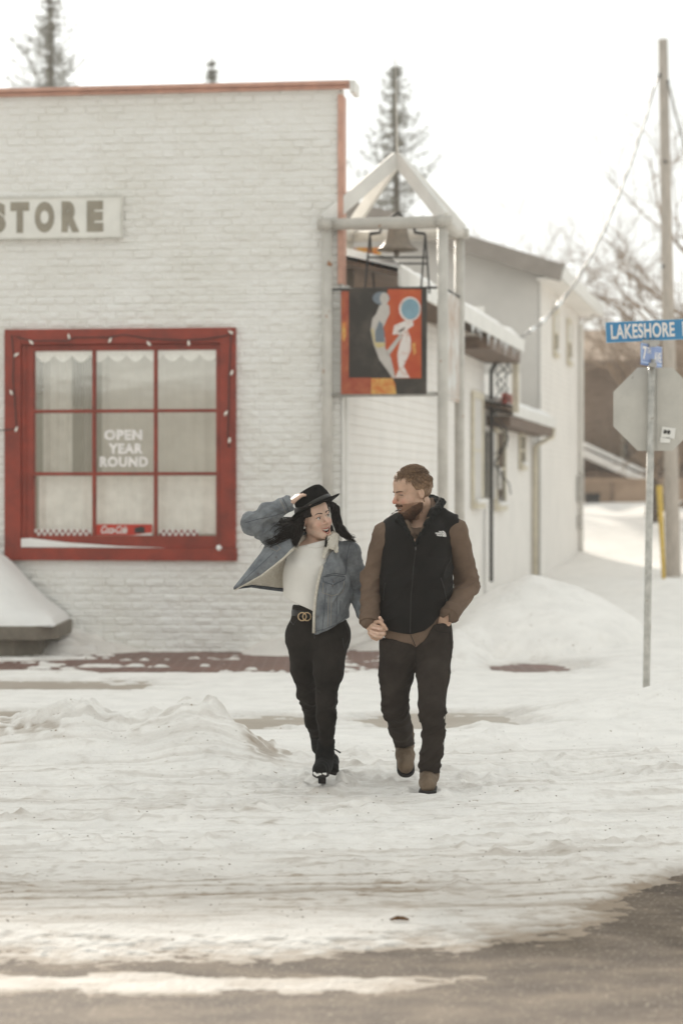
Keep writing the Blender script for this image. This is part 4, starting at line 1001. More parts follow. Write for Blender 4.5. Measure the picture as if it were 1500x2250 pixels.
for xw in (7.7, 9.3): mb = MB(); mb.box((xw, 69.33, .9), (xw + .1, 69.395, 2.04)); mb.build('fence_post', m_brn, fc_)
bn = thing('bin', (6.9, 69, 1.2), 'small dark bin in front of the tan fence', 'bin'); mb = MB(); mb.prism([(7.0, 1.3), (7.32, 1.3), (7.36, 1.68), (6.96, 1.68)], 68.9, 69.2); mb.build('body', m_dark, bn, bevel=.02)
mb = MB(); mb.box((6.94, 68.88, 1.682), (7.38, 69.22, 1.72)); mb.build('lid', m_dark, bn)
# building across the street, mirrored in the shop window
ah = thing('facing_house', (-9, -22, 0), 'grey house across the street mirrored in the window', 'house')
mb = MB(); mb.box((-26, -30, -.3), (8, -22, 5.2)); mb.build('wall', mat('facing_grey', (.33, .31, .27), var=.15, vs=.6), ah)
mb = MB(); mb.prism([(-30.5, 5.2), (-21.5, 5.2), (-26, 7)], -27, 9, ax='x'); mb.build('roof', m_roofsnow, ah)

# litter on the road
tw = thing('twig', P(877, 2011, 9.46) , 'short brown twig lying on the snowy road', 'twig')
c = P(877, 2014, 9.42); c.z = GH(c.x, c.y) + .008
mb = MB(); mb.tube([c + Vector((-.036, .0, 0)), c + Vector((-.01, .008, .006)), c + Vector((.015, .006, .005)), c + Vector((.037, 0, .0))], [.004, .0085, .008, .004], 7)
mb.build('stick', mat('twig_brown', (.14, .07, .025), var=.3, vs=60, bump=.4, bs=200), tw, smooth=True)
rg = random.Random(11); mb = MB()
for i in range(700):
    y = 8.9 + 7.5 * rg.random() ** 1.2; x = rg.uniform(-.15, .15) * y; z = GH(x, y)
    if z < -.02: continue
    s = rg.choice((.001, .0015, .002, .0025, .0035)); mb.add([(x + s * rg.uniform(.5, 1.4) * a_, y + s * rg.uniform(.5, 1.4) * b_, z + s * rg.uniform(.3, .9) * (c_ + .3)) for a_ in (-1, 1) for b_ in (-1, 1) for c_ in (-1, 1)], [[0, 1, 3, 2], [4, 6, 7, 5], [0, 4, 5, 1], [2, 3, 7, 6], [0, 2, 6, 4], [1, 5, 7, 3]])
o = mb.build('grit', mat('grit_brown', (.20, .15, .11), var=.3, vs=50, bump=0)); tag(o, 'scattered brown grit and ice crumbs on the packed snow', 'grit', kind='stuff')

# ---------------------------------------------------------------- hazy winter air
mh = bpy.data.materials.new('haze'); mh.use_nodes = True; n = mh.node_tree.nodes; L = mh.node_tree.links; n.clear()
pv_ = n.new('ShaderNodeVolumePrincipled'); pv_.inputs['Density'].default_value = .0008; pv_.inputs['Color'].default_value = (.95, .96, .95, 1); pv_.inputs['Anisotropy'].default_value = .35
ho = n.new('ShaderNodeOutputMaterial'); L.new(pv_.outputs[0], ho.inputs['Volume'])
mb = MB(); mb.box((-280, -70, -2.2), (280, 420, 19)); hzz = mb.build('haze', mh); tag(hzz, None, None, kind='stuff')

# ================================================================ THE WALKERS
m_skin = mat('skin', attr=True, var=.09, vs=26, bump=.12, bs=300, rough=.5, spec=.35, sss=.12, bdist=.002)
m_vest = mat('black_nylon', (.0090, .0072, .0062), var=.25, vs=9, bump=.25, bs=70, rough=.6, spec=.14, bdist=.004)
m_collar = mat('black_fleece', (.010, .010, .009), var=.5, vs=60, bump=.8, bs=160, rough=.9, spec=.2)
m_shirt = mat('brown_cotton', (.150, .101, .071), var=.14, vs=8, bump=.3, bs=260, rough=.85, spec=.2, bdist=.003)
m_jeansm = mat('charcoal_denim', (.024, .018, .0155), col2=(.056, .045, .037), vs=4.0, bump=.4, bs=300, rough=.9, spec=.1, bdist=.003, ramp=(.35, .75))
m_jeansw = mat('black_denim', (.0125, .0100, .0085), col2=(.032, .026, .022), vs=4.5, bump=.3, bs=300, rough=.85, spec=.12, bdist=.003, ramp=(.35, .75))
m_boot = mat('brown_nubuck', (.12, .082, .052), col2=(.20, .145, .098), vs=18, bump=.2, bs=120, rough=.75, spec=.3)
m_sole = mat('dark_rubber', (.016, .013, .012), var=.4, vs=30, bump=.4, bs=90, rough=.7)
m_bootw = mat('black_suede', (.006, .0055, .005), var=.3, vs=20, bump=.4, bs=200, rough=.85, spec=.2)
m_hairm = mat('light_brown_hair', (.13, .068, .034), col2=(.30, .18, .095), vs=70, bump=.3, bs=220, rough=.5, spec=.5)
m_beard = mat('auburn_beard', (.055, .024, .011), col2=(.13, .058, .026), vs=90, bump=.5, bs=260, rough=.7)
m_hairw = mat('dark_hair', (.0060, .0040, .0032), col2=(.018, .0108, .0080), vs=40, bump=.2, bs=200, rough=.5, spec=.16)
m_denim = mat('washed_denim', (.105, .115, .130), col2=(.27, .285, .295), vs=16, bump=.45, bs=320, rough=.85, spec=.2, bdist=.003, ramp=(.3, .75))
m_denimd = mat('denim_seam', (.045, .052, .062), col2=(.09, .10, .115), vs=40, bump=.3, bs=200, rough=.85)
m_thread = mat('tan_thread', (.30, .26, .21), bump=0, rough=.8)
m_sherpa = mat('cream_sherpa', (.60, .55, .46), col2=(.72, .67, .59), vs=80, bump=1.0, bs=170, rough=.95, spec=.1, bdist=.008)
m_knit = mat('white_knit', (.76, .73, .68), var=.04, vs=10, bump=.25, bs=200, rough=.9, spec=.15, bdist=.003)
m_felt = mat('black_felt', (.0065, .0055, .005), var=.3, vs=30, bump=.2, bs=200, rough=.9, spec=.08)
m_ribbon = mat('grosgrain_ribbon', (.028, .025, .021), var=.2, vs=40, bump=.2, bs=300, rough=.45, spec=.5)
m_gold = mat('pale_gold', (.65, .48, .30), bump=0, rough=.3, metal=.8)
m_silver = mat('dull_snap', (.16, .15, .15), bump=0, rough=.35, metal=.7)
m_leather = mat('black_leather', (.012, .011, .010), var=.2, vs=30, bump=.2, rough=.4)
m_logo = mat('white_stitching', (.72, .70, .68), bump=0, rough=.7)
m_eye = mat('eye_white', (.62, .57, .53), bump=0, rough=.2); m_iris = mat('iris_dark', (.03, .02, .014), bump=0, rough=.15); m_tooth = mat('teeth', (.78, .74, .68), bump=0, rough=.25)
m_pearl = mat('pearl', (.8, .76, .70), bump=0, rough=.2)

def head_frame(yaw, pitch, roll):
    """columns: left, forward, up.  yaw 0 faces the camera (-Y), + turns towards picture right; pitch + looks up; roll + leans the crown to picture left"""
    f = Vector((math.sin(R(yaw)) * math.cos(R(pitch)), -math.cos(R(yaw)) * math.cos(R(pitch)), math.sin(R(pitch))))
    u0 = Vector((0, 0, 1)); u = (u0 - f * u0.dot(f)).normalized(); l = f.cross(u) * -1
    Rr = Matrix.Rotation(R(roll), 3, f); u = Rr @ u; l = u.cross(f) * 1
    l = -(f.cross(u))                       # the person's own left
    return Matrix((( l.x, f.x, u.x), (l.y, f.y, u.y), (l.z, f.z, u.z)))

class Head:
    def __init__(s, o, Rm, sc_, man):
        s.o = Vector(o); s.R = Rm; s.s = sc_; s.man = man
    def w(s, x, y, z): return s.o + s.R @ (Vector((x, y, z)) * s.s)
    def loc(s, V):
        return ((V - np.array(s.o)) @ np.array(s.R)) / s.s
    def build(s, F, face=True, inflate=0.0, k=.010):
        q = s.s; w = s.w; rot = s.R.to_4x4(); e = inflate
        E = lambda c, r, k=k, op='add': F.ell(w(*c), [(a + e) * q for a in r], k * q, rot, op)
        Cn = lambda a, b, r1, r2, k=k, op='add': F.cone(w(*a), w(*b), (r1 + e) * q, (r2 + e) * q, k * q, None, op)
        E((0, -.012, .036), (.075, .096, .086)); E((0, .030, -.030), (.062, .064, .088), .02)
        for sx in (-1, 1):
            jw = .047 if s.man else .041
            Cn((sx * jw, -.005, -.058), (sx * .016, .072, -.104), .024, .019, .02)
            E((sx * .037, .062, -.034), (.027, .026, .024), .018)
            Cn((sx * .012, .090, .022), (sx * .040, .078, .020), .010, .010, .012)
        E((0, .074 + (.006 if s.man else 0), -.106 - (.008 if s.man else 0)), (.021, .019, .018), .015); E((0, .055, .055), (.055, .042, .045), .03)
        if face:
            for sx in (-1, 1):
                E((sx * .031, .104, .001), (.017, .018, .013), .010, 'cut')
                E((sx * .031, .0765, .000), (.0155, .0145, .0135), .003)
                lo_ = .0048 if s.man else .0068; ll_ = -.0040 if s.man else -.0058
                Cn((sx * .018, .0885, lo_), (sx * .044, .0795, lo_ - .003), .0052, .0045, .003)
                Cn((sx * .018, .0885, ll_ - .001), (sx * .044, .0795, ll_ + .001), .0045, .004, .003)
            Cn((0, .092, .012), (0, .115, -.030), .0085, .0115 if s.man else .0100, .008)
            for sx in (-1, 1): E((sx * .012, .101, -.036), (.0075, .010, .007), .005)
            # smiling mouth: lips follow an upward curve
            ul = [(-.027, .081, -.060), (-.013, .095, -.0655), (0, .099, -.0655), (.013, .095, -.0655), (.027, .081, -.060)]
            dz = .017 if not s.man else .010
            ll = [(-.027, .081, -.061), (-.013, .090, -.073 - dz), (0, .093, -.077 - dz), (.013, .090, -.073 - dz), (.027, .081, -.061)]
            E((0, .090, -.070 - dz * .35), (.025, .013, .005 + dz * .55), .004, 'cut')
            for P_ in (ul, ll):
                for a, b in zip(P_[:-1], P_[1:]): Cn(a, b, .0046, .0046, .004)
            for sx in (-1, 1):
                Cn((sx * .020, .088, -.036), (sx * .036, .072, -.066), .004, .003, .012)
                E((sx * .075, -.008, -.004), (.008, .018, .029), .004); E((sx * .082, -.003, .002), (.0055, .010, .017), .003, 'cut')
    def color(s, V, skin, lip, brow, flush, stub=None):
        L = s.loc(V); x, y, z = L.T; c = np.tile(np.array(skin), (len(V), 1)).astype(float)
        def blend(c, col, a): return c * (1 - a[:, None]) + np.array(col)[None] * a[:, None]
        inh = np.linalg.norm(L, axis=1) < .17
        ax = np.abs(x)
        c = blend(c, flush, .45 * inh * np.exp(-(((ax - .04) / .02) ** 2 + ((z + .035) / .02) ** 2)) * (y > .03))
        c = blend(c, flush, (.8 if s.man else .3) * inh * np.exp(-((x / .018) ** 2 + ((z + .033) / .018) ** 2)) * (y > .1))
        dz = .017 if not s.man else .010
        inner = inh & (ax < .024) & (y < .0895) & (y > .055) & (z < -.064 + 9 * x * x) & (z > -.0775 - dz + 30 * x * x)
        c = blend(c, (.05, .008, .008), 1.0 * inner)
        c = blend(c, flush, .35 * (inh & (y > .06)) * np.exp(-(((ax - .031) / .014) ** 2 + ((z - .012) / .006) ** 2)))
        if stub is not None: c = blend(c, stub, .72 * (inh & (z < -.045) & (y > .0) & (z > -.14)))
        return c
    def extras(s, body, V, Q, lip, brow):
        q = s.s; L = s.loc(V); bv_ = BVHTree.FromPolygons([Vector(p_) for p_ in L], [list(map(int, f_)) for f_ in Q])
        def fp(x, z, off=0.0):
            h = bv_.ray_cast(Vector((x, .20, z)), Vector((0, -1, 0)), .3); return Vector((x, (h[0].y if h[0] else .08) + off, z))
        def strip(name, pts, rs, m, par):
            mb = MB(); mb.tube([s.w(*p_) for p_ in pts], [r_ * q for r_ in rs], 8); return mb.build(name, m, par, smooth=True)
        m_lip = mat('lip_colour', lip, var=.1, vs=200, bump=0, rough=.35, spec=.5); m_brow = mat('brow_hair', brow, var=.2, vs=300, bump=0, rough=.8)
        m_lash = mat('lash_dark', (.018, .012, .010), bump=0, rough=.7)
        dz = .017 if not s.man else .010; wl_ = .032 if not s.man else .029
        xs = np.linspace(-1, 1, 11)
        up = [fp(x * wl_, -.0655 + .0105 * x * x - .0006 * (abs(x) < .15), -.0012) for x in xs]; lw = [fp(x * wl_, -.0775 - dz + (.0225 + dz) * x * x, -.0012) for x in xs]
        k = 1.0 if not s.man else .7
        strip('lip', up, [(.0010 + .0019 * (1 - abs(x) ** 2.0)) * k for x in xs], m_lip, body); strip('lip', lw, [(.0010 + .0028 * (1 - abs(x) ** 1.5)) * k for x in xs], m_lip, body)
        for sx in (-1, 1):
            xs2 = np.linspace(.012, .050, 9) if not s.man else np.linspace(.010, .051, 9)
            h0 = .0215 if not s.man else .0185
            bp_ = [fp(sx * x, h0 + (.0060 if not s.man else .003) * math.sin((x - .012) / .038 * math.pi * .85) - (.16 if not s.man else .02) * max(0, x - .038), .0006) for x in xs2]
            strip('eyebrow', bp_, [.0015 + .0016 * (1 - t) for t in np.linspace(0, 1, 9)] if not s.man else [.0028, .0036, .0038, .0036, .0033, .003, .0027, .002, .0012], m_brow, body)
            xs3 = np.linspace(.0165, .0465, 9); e0 = .0034 if s.man else .0044
            strip('eyelashes', [fp(sx * x, e0 + .0030 * math.sin((x - .0165) / .03 * math.pi) * (1 if not s.man else .4) - .0022 * (x - .0165) / .03, .0012) for x in xs3], [.0008 + .0014 * t for t in np.linspace(0, 1, 9)], m_lash, body)
        for sx in (-1, 1):
            mb = MB(); mb.ball(s.w(sx * .031, .0800 if not s.man else .0768, .000), .0125 * q, 10); e_ = mb.build('eyeball', m_eye, body, smooth=True)
            mb = MB(); g_ = .002 if not s.man else -.003; mb.ball(s.w(sx * .031 + g_, .0872 if not s.man else .0845, -.0005), .0066 * q, 8); mb.build('iris', m_iris, e_, smooth=True)
        mb = MB(); n = 10; v = []; f = []
        for i in range(n + 1):
            x = -.025 + .050 * i / n; y = .0925 - 17 * x * x; zt = -.0665 + 10 * x * x; h = (.0120 if not s.man else .0095) * (1 - (x / .029) ** 2)
            v += [s.w(x, y, zt + .002), s.w(x, y, zt - h), s.w(x, y - .006, zt - h), s.w(x, y - .006, zt + .002)]
        for i in range(n): f += [[4 * i + a, 4 * i + 4 + a, 4 * i + 4 + (a + 1) % 4, 4 * i + (a + 1) % 4] for a in range(4)]
        mb.add(v, f); mb.build('teeth', m_tooth, body)

def hand(F, wrist, d, n, side, curl, scale=1.0, thumb=(.55, .8, .25), tc=.25, spread=.12):
    """d: towards the fingers, n: the way the fingers curl, side: +1/-1 side of the thumb"""
    d = Vector(d).normalized(); n = Vector(n); n = (n - d * n.dot(d)).normalized(); s = d.cross(n) * side; q = scale
    k = .006
    kn = []
    for i, o in enumerate((.030, .010, -.010, -.029)):
        b = wrist + d * (.088 - .004 * abs(i - 1)) * q + s * o * q; kn.append(b)
        F.cone(wrist + s * o * .55 * q, b, .014 * q, .0115 * q, .012)
    for i, (b, L_) in enumerate(zip(kn, (.072, .080, .075, .058))):
        ang = 0; p_ = b; c = curl[i] if isinstance(curl, (list, tuple)) else curl
        dd0 = (d + s * spread * (1.5 - i) * .6).normalized()
        for j, (fr, r1, r2) in enumerate(((.45, .0100, .0090), (.30, .0090, .0082), (.25, .0082, .0068))):
            ang += c * (1, 1.15, .8)[j]; dd = dd0 * math.cos(ang) + n * math.sin(ang); e = p_ + dd * L_ * fr * q
            F.cone(p_, e, r1 * q, r2 * q, .0035); p_ = e
    b = wrist + d * .022 * q + s * .024 * q + n * .006 * q
    td = (d * thumb[0] + s * thumb[1] + n * thumb[2]).normalized(); m1 = b + td * .042 * q
    F.cone(b, m1, .0155 * q, .0115 * q, .01); td2 = (td * (1 - tc) + (d * .8 + n * .6 - s * .25) * tc).normalized(); m2 = m1 + td2 * .032 * q; F.cone(m1, m2, .0112 * q, .0098 * q, .004)
    m3 = m2 + (td2 + n * .2).normalized() * .024 * q; F.cone(m2, m3, .0098 * q, .0078 * q, .004)

def bvh_of(objs):
    V = []; Fc = []
    for o in objs:
        b = len(V); V += [o.matrix_basis @ v.co + (ORIG[o] if o.parent else Vector((0, 0, 0))) for v in o.data.vertices]; Fc += [[i + b for i in p_.vertices] for p_ in o.data.polygons]
    return BVHTree.FromPolygons(V, Fc)

def on_surface(bv, px, py, Y0, off=.002):
    """first cloth surface met from the street side at that place; returns point and normal"""
    p_ = P(px, py, Y0); o = Vector((p_.x, Y0 - .8, p_.z)); h = bv.ray_cast(o, Vector((0, 1, 0)), 1.6)
    if h[0] is None: return None, None
    n = h[1] if h[1].y < 0 else -h[1]
    return h[0] + n * off, n

def seam(name, bv, pts, Y0, r, m, parent, off=.0015, step=4.0, flat=True):
    out = []
    for (a, b), (c, d) in zip(pts[:-1], pts[1:]):
        k = max(1, int(math.hypot(c - a, d - b) / step))
        for i in range(k): 
            q, _ = on_surface(bv, a + (c - a) * i / k, b + (d - b) * i / k, Y0, off)
            if q is not None: out.append(q)
    q, _ = on_surface(bv, *pts[-1], Y0, off)
    if q is not None: out.append(q)
    if len(out) < 2: return None
    mb = MB(); mb.tube(out, r, 6); return mb.build(name, m, parent, smooth=True)

def cloth(name, F, m, parent, amp=.004, freq=(14, 14, 22), seed=1, mask=None, sm=1, label=None, sharp=True):
    V, Q = F.mesh(sm)
    if amp: V = folds(V, Q, amp, freq, seed=seed, mask=mask, sharp=sharp)
    return mk(name, V, Q, m, parent, smooth=True, label=label)

def bend_mask(pts, base=.3):
    """more creases near the given joints (point, radius, weight)"""
    def f(x, y, z):
        a = np.full_like(x, base)
        for p_, r_, w_ in pts: a = a + w_ * np.exp(-(((x - p_.x) ** 2 + (y - p_.y) ** 2 + (z - p_.z) ** 2) / r_ ** 2))
        return a
    return f

# ---------------------------------------------------------------- the man
D = 13.4
man = thing('person', P(905, 1740, 13.35), 'bearded man walking in black vest, brown shirt, dark jeans and tan boots, looking sideways', 'person')
HR = head_frame(-64, -9, 0)
HO = P(907, 1083, D)
hm = Head(HO, HR, 1.07, True)
# wrists, joints
mL_sh, mL_el, mL_wr = P(1001, 1168, 13.42), P(1026, 1287, 13.50), P(987, 1350, 13.33)
mR_sh, mR_el, mR_wr = P(846, 1172, 13.42), P(817, 1275, 13.47), P(811, 1362, 13.33)
hipR, kneeR, ankR = P(872, 1425, 13.43), P(868, 1548, 13.50), P(888, 1632, 13.93)
hipL, kneeL, ankL = P(951, 1425, 13.43), P(948, 1556, 13.30), P(943, 1700, 13.44)
B = Field([(P(790, 0, D).x, P(855, 0, D).x, .0045), (P(855, 0, D).x, P(960, 0, D).x, .0036), (P(960, 0, D).x, P(1060, 0, D).x, .0055)],
          [(13.1, 13.56, .0042), (13.56, 14.1, .012)], [(.05, .83, .012), (.83, 1.05, .0038), (1.05, 1.46, .010), (1.46, 1.88, .0036)])
B.cone(hm.w(0, -.028, -.06), P(918, 1160, 13.47), .062, .068, .02); B.cone(P(918, 1160, 13.47), P(915, 1200, 13.46), .064, .08, .03)
B.cone(P(870, 1175, 13.44), P(975, 1172, 13.44), .07, .07, .03); B.cone(P(915, 1210, D), P(912, 1380, D), .13, .13, .04, ((0, 1, 0), 1.2))
for a, b, c in ((mR_sh, mR_el, mR_wr), (mL_sh, mL_el, mL_wr)): B.chain([a, b, c], [.05, .038, .026], .01)
B.chain([hipR, kneeR, ankR], [.075, .05, .035], .02); B.chain([hipL, kneeL, ankL], [.075, .05, .035], .02)
B.cone(hipR, hipL, .09, .09, .03)
hm.build(B)
def fing(F, pts, rs): F.chain([P(*q) for q in pts], rs, .0035)
B.cone(mR_wr, P(815, 1374, 13.32), .026, .030, .01); B.cone(P(815, 1374, 13.32), P(822, 1388, 13.32), .030, .026, .012)
fing(B, [(812, 1384, 13.29), (820, 1396, 13.27), (832, 1401, 13.27), (845, 1393, 13.29)], [.0115, .0105, .0098, .0085])
fing(B, [(811, 1390, 13.32), (818, 1401, 13.30), (827, 1405, 13.30), (838, 1401, 13.32)], [.0110, .0100, .0092, .008])
fing(B, [(816, 1378, 13.285), (827, 1386, 13.262), (838, 1391, 13.265), (845, 1389, 13.28)], [.0115, .0102, .0095, .0085])
fing(B, [(818, 1374, 13.285), (830, 1377, 13.262), (840, 1383, 13.265)], [.0115, .0102, .0088])
fing(B, [(823, 1368, 13.30), (835, 1366, 13.275), (843, 1375, 13.265), (849, 1383, 13.265)], [.014, .0118, .0108, .0085])
B.cone(mL_wr, P(975, 1364, 13.345), .027, .037, .02, ((0, 1, 0), 1.5)); B.cone(P(975, 1364, 13.345), P(966, 1382, 13.40), .037, .032, .02, ((0, 1, 0), 1.5))
V, Q = B.mesh(1)
skc = (.54, .35, .25)
cols = hm.color(V, skc, (.36, .14, .10), (.10, .05, .028), (.52, .17, .12), (.24, .125, .07))
bm_ = mk('body', V, Q, m_skin, man, smooth=True, cols=cols); hm.extras(bm_, V, Q, (.34, .13, .09), (.10, .05, .026))
# hair: a cap grown from the skull, cut at the hairline, with tufts
def shell(h, infl, keepfn, box, hstep=.0034, k=.006, nz=(.004, 60)):
    lo, hi = box; F = Field([(lo[0], hi[0], hstep)], [(lo[1], hi[1], hstep)], [(lo[2], hi[2], hstep)]); h.build(F, face=False, inflate=infl)
    Xg, Yg, Zg = np.meshgrid(*F.a, indexing='ij'); Pn = np.stack([Xg.ravel(), Yg.ravel(), Zg.ravel()], 1); L = h.loc(Pn)
    d = keepfn(L[:, 0], L[:, 1], L[:, 2]).reshape(Xg.shape).astype(np.float32); A = F.F
    hh_ = np.clip(.5 - .5 * (A - d) / k, 0, 1); F.F = A * (1 - hh_) + d * hh_ + k * hh_ * (1 - hh_)
    V_, Q_ = F.mesh(1); N_ = normals(V_, Q_); s_ = nz[1]
    L = h.loc(V_); V_ = V_ + N_ * (nz[0] * noise3(L[:, 0] * s_, L[:, 1] * s_ * .35, L[:, 2] * s_, 5))[:, None]
    return V_, Q_
bx = ([HO.x - .15, HO.y - .16, HO.z - .19], [HO.x + .15, HO.y + .16, HO.z + .17])
def hairkeep(x, y, z):
    ax = np.abs(x)
    line = .072 - .35 * np.clip(ax - .035, 0, 1) ; front = np.where(y > .035, line - z + .006 * np.sin(x * 300), -1)          # hairline on the forehead
    side = (.018 - z) + 0 * y; side = np.where(y > .015, side + (y - .015) * 1.2, np.where(y < -.02, -.052 - z, .018 - z + (-.0) ))
    side = np.where((y > .018), np.maximum(side, (y - .052)*.9), side)
    return np.maximum(front, side)
V, Q = shell(hm, .006, hairkeep, bx, nz=(.0035, 55)); hr = mk('hair', V, Q, m_hairm, man, smooth=True)
rg = random.Random(3); mb = MB()
for i in range(3600):
    th = rg.uniform(-math.pi, math.pi); ph = rg.uniform(.0, 1.75); x = .080 * math.sin(ph) * math.sin(th); y = -.012 + .101 * math.sin(ph) * math.cos(th); z = .036 + .091 * math.cos(ph)
    if y > .035 and z < .070: continue
    if z < .045 and y > .012: continue
    if z < .02 and y > -.02: continue
    n = Vector((x / .078, (y + .012) / .1, (z - .036) / .09)).normalized()
    topf = min(1, max(0, (z - .05) / .05)); w1_ = noise3(x * 40, y * 40, z * 40, 7); w2_ = noise3(x * 30, y * 30, z * 30, 8)
    f_ = Vector((.30 * float(w1_) + rg.gauss(0, .10), .9 * topf - .5 * (1 - topf) + .3 * float(w2_), .1 * topf - .75 * (1 - topf))); f_ = (f_ - n * f_.dot(n)).normalized()
    L_ = (.013 + .032 * topf) * rg.uniform(.7, 1.2)
    p0_ = Vector((x, y, z)); lift = .18 + .38 * topf
    p1_ = p0_ + (n * lift + f_ * .8) * L_ * .5; p2_ = p1_ + (f_ * 1.0 + n * (lift * .2)) * L_ * .5 - n * L_ * .08
    mb.tube([hm.w(*p0_), hm.w(*p1_), hm.w(*p2_)], [.0015, .0013, .0004], 4, caps=False)
mb.build('hair_tufts', m_hairm, hr, smooth=True)
def beardkeep(x, y, z):
    ax = np.abs(x); top = z + .047 + .55 * np.clip(y - .01, 0, 1) - .10 * np.clip(.01 - y, 0, 1) + .006 * noise3(x * 90, y * 90, z * 90, 3)
    mouth = .018 - np.sqrt(x ** 2 + ((z + .070) * 1.5) ** 2); mouth = np.where(y > .05, mouth * .6, -1)
    mus = np.maximum(np.maximum(np.abs(z + .0565 - 3 * x * x) - .006, ax - .032), .07 - y)
    back = -.012 - y
    return np.minimum(np.maximum(np.maximum(top, back), mouth), mus)
V, Q = shell(hm, .0085, beardkeep, bx, nz=(.004, 70)); bd = mk('beard', V, Q, m_beard, man, smooth=True)
Fc = Field(*[[(hm.w(0, .055, -.12)[i] - .08, hm.w(0, .055, -.12)[i] + .08, .0034)] for i in range(3)])
Fc.cone(hm.w(-.026, .042, -.112), hm.w(.026, .042, -.112), .025, .025, .01); Fc.cone(hm.w(0, .083, -.104), hm.w(0, .072, -.148), .027, .017, .012); Fc.cone(hm.w(-.03, .062, -.098), hm.w(.03, .062, -.098), .022, .022, .012)
V, Q = Fc.mesh(1); V = V + normals(V, Q) * (.004 * noise3(V[:, 0] * 90, V[:, 1] * 90, V[:, 2] * 40, 5))[:, None]; mk('chin_beard', V, Q, m_beard, bd, smooth=True)
mb = MB()
for i in range(1100):
    sx = rg.choice((-1, 1)); t = rg.random(); p0_ = Vector((sx * (.050 * (1 - t) + .0 * t + .012), .01 + .072 * t, -.066 - .060 * t)) + Vector((rg.gauss(0, .010), rg.gauss(0, .008), rg.gauss(0, .012)))
    if (p0_.z > -.088 and p0_.y > .045) or p0_.z > -.05: continue
    d_ = Vector((rg.gauss(sx * .15, .3), rg.gauss(.25, .3), -1)).normalized(); L_ = rg.uniform(.014, .028) * (.6 + .6 * t)
    mb.tube([hm.w(*p0_), hm.w(*(p0_ + d_ * L_ * .5)), hm.w(*(p0_ + d_ * L_ + Vector((0, -.003, 0))))], [.0017, .0015, .0005], 4, caps=False)
mb.build('beard_hairs', m_beard, bd, smooth=True)

# shirt: torso, tail, collar and sleeves
xr = [(P(780, 0, D).x, P(1062, 0, D).x, .0062)]
S = Field(xr, [(13.15, 13.70, .0065)], [(.78, 1.53, .0062)])
S.cone(P(917, 1232, D), P(911, 1290, D), .160, .172, .03, ((0, 1, 0), 1.5)); S.cone(P(911, 1290, D), P(901, 1440, D), .172, .172, .03, ((0, 1, 0), 1.4))
S.chain([mR_sh, mR_el, mR_wr], [.070, .059, .051], .02); S.chain([mL_sh, mL_el, mL_wr + Vector((.004, 0, .006))], [.072, .060, .052], .02)
S.cone(P(866, 1170, 13.44), P(985, 1168, 13.44), .062, .066, .03); S.cone(P(880, 1190, 13.40), P(945, 1190, 13.40), .10, .10, .04, ((0, 1, 0), 1.1)); S.cone(P(917, 1080, 13.43), P(915, 1146, 13.39), .064, .056, .005, None, 'cut')
# shirt tail hem
hx = [P(a, 0, D).x for a in (825, 848, 890, 902, 912, 930, 955, 1000)]; hzs = [P(0, b, D).z for b in (1397, 1401, 1410, 1411, 1419, 1405, 1372, 1330)]
def tail(x, y, z):
    in_t = (np.abs(x - P(905, 0, D).x) < .20) ; return np.where((x > hx[0]) & (x < P(985, 0, D).x) & (z < P(0, 1290, D).z) & (y > 13.1), np.where((x < P(840, 0, D).x), -1, np.interp(x, hx, hzs) - z), -1)
wd = (mR_wr - mR_el).normalized(); 
S.clip(lambda x, y, z: np.where((z < P(0, 1395, D).z) & (x < P(846, 0, D).x), .02, -1))
S.clip(tail)
S.cone(P(836, 1425, 13.3), P(836, 1400, 13.3), .02, .02, .004, None, 'cut')
mk_s = bend_mask([(mR_el, .10, 1.0), (mL_el, .11, 1.3), (mL_wr, .08, .6), (mR_wr + Vector((0, 0, .07)), .07, .5)], .35)
shirt = cloth('shirt', S, m_shirt, man, .0085, (11, 11, 19), 3, mk_s)
# cuffs and collar as their own pieces
for w_, e_, nm in ((mR_wr, mR_el, 'cuff'), (mL_wr + Vector((.004, 0, .006)), mL_el, 'cuff')):
    d_ = (w_ - e_).normalized(); F = Field([(w_.x - .11, w_.x + .11, .005)], [(w_.y - .11, w_.y + .11, .005)], [(w_.z - .11, w_.z + .11, .005)])
    F.cone(w_ - d_ * .035, w_ + d_ * .012, .0575, .056, .004); F.clip(lambda x, y, z, w_=w_, d_=d_: (x - w_.x) * d_.x + (y - w_.y) * d_.y + (z - w_.z) * d_.z - .022)
    F.clip(lambda x, y, z, w_=w_, d_=d_: -((x - w_.x) * d_.x + (y - w_.y) * d_.y + (z - w_.z) * d_.z) - .038)
    F.cone(w_ + d_ * .012, w_ + d_ * .09, .047, .047, .004, None, 'cut'); cloth(nm, F, m_shirt, shirt, .003, (12, 12, 20), 9)
K = Field([(P(870, 0, D).x, P(975, 0, D).x, .0045)], [(13.2, 13.66, .0045)], [(1.36, 1.66, .0045)])
pts = [P(902, 1172, 13.28), P(893, 1152, 13.32), P(889, 1136, 13.42), P(915, 1115, 13.56), P(949, 1104, 13.52), P(953, 1122, 13.42), P(941, 1145, 13.32), P(928, 1166, 13.27)]
K.chain(pts, [.014, .018, .02, .024, .024, .022, .019, .013], .012)
cloth('shirt_collar', K, m_shirt, shirt, .0015, seed=8)
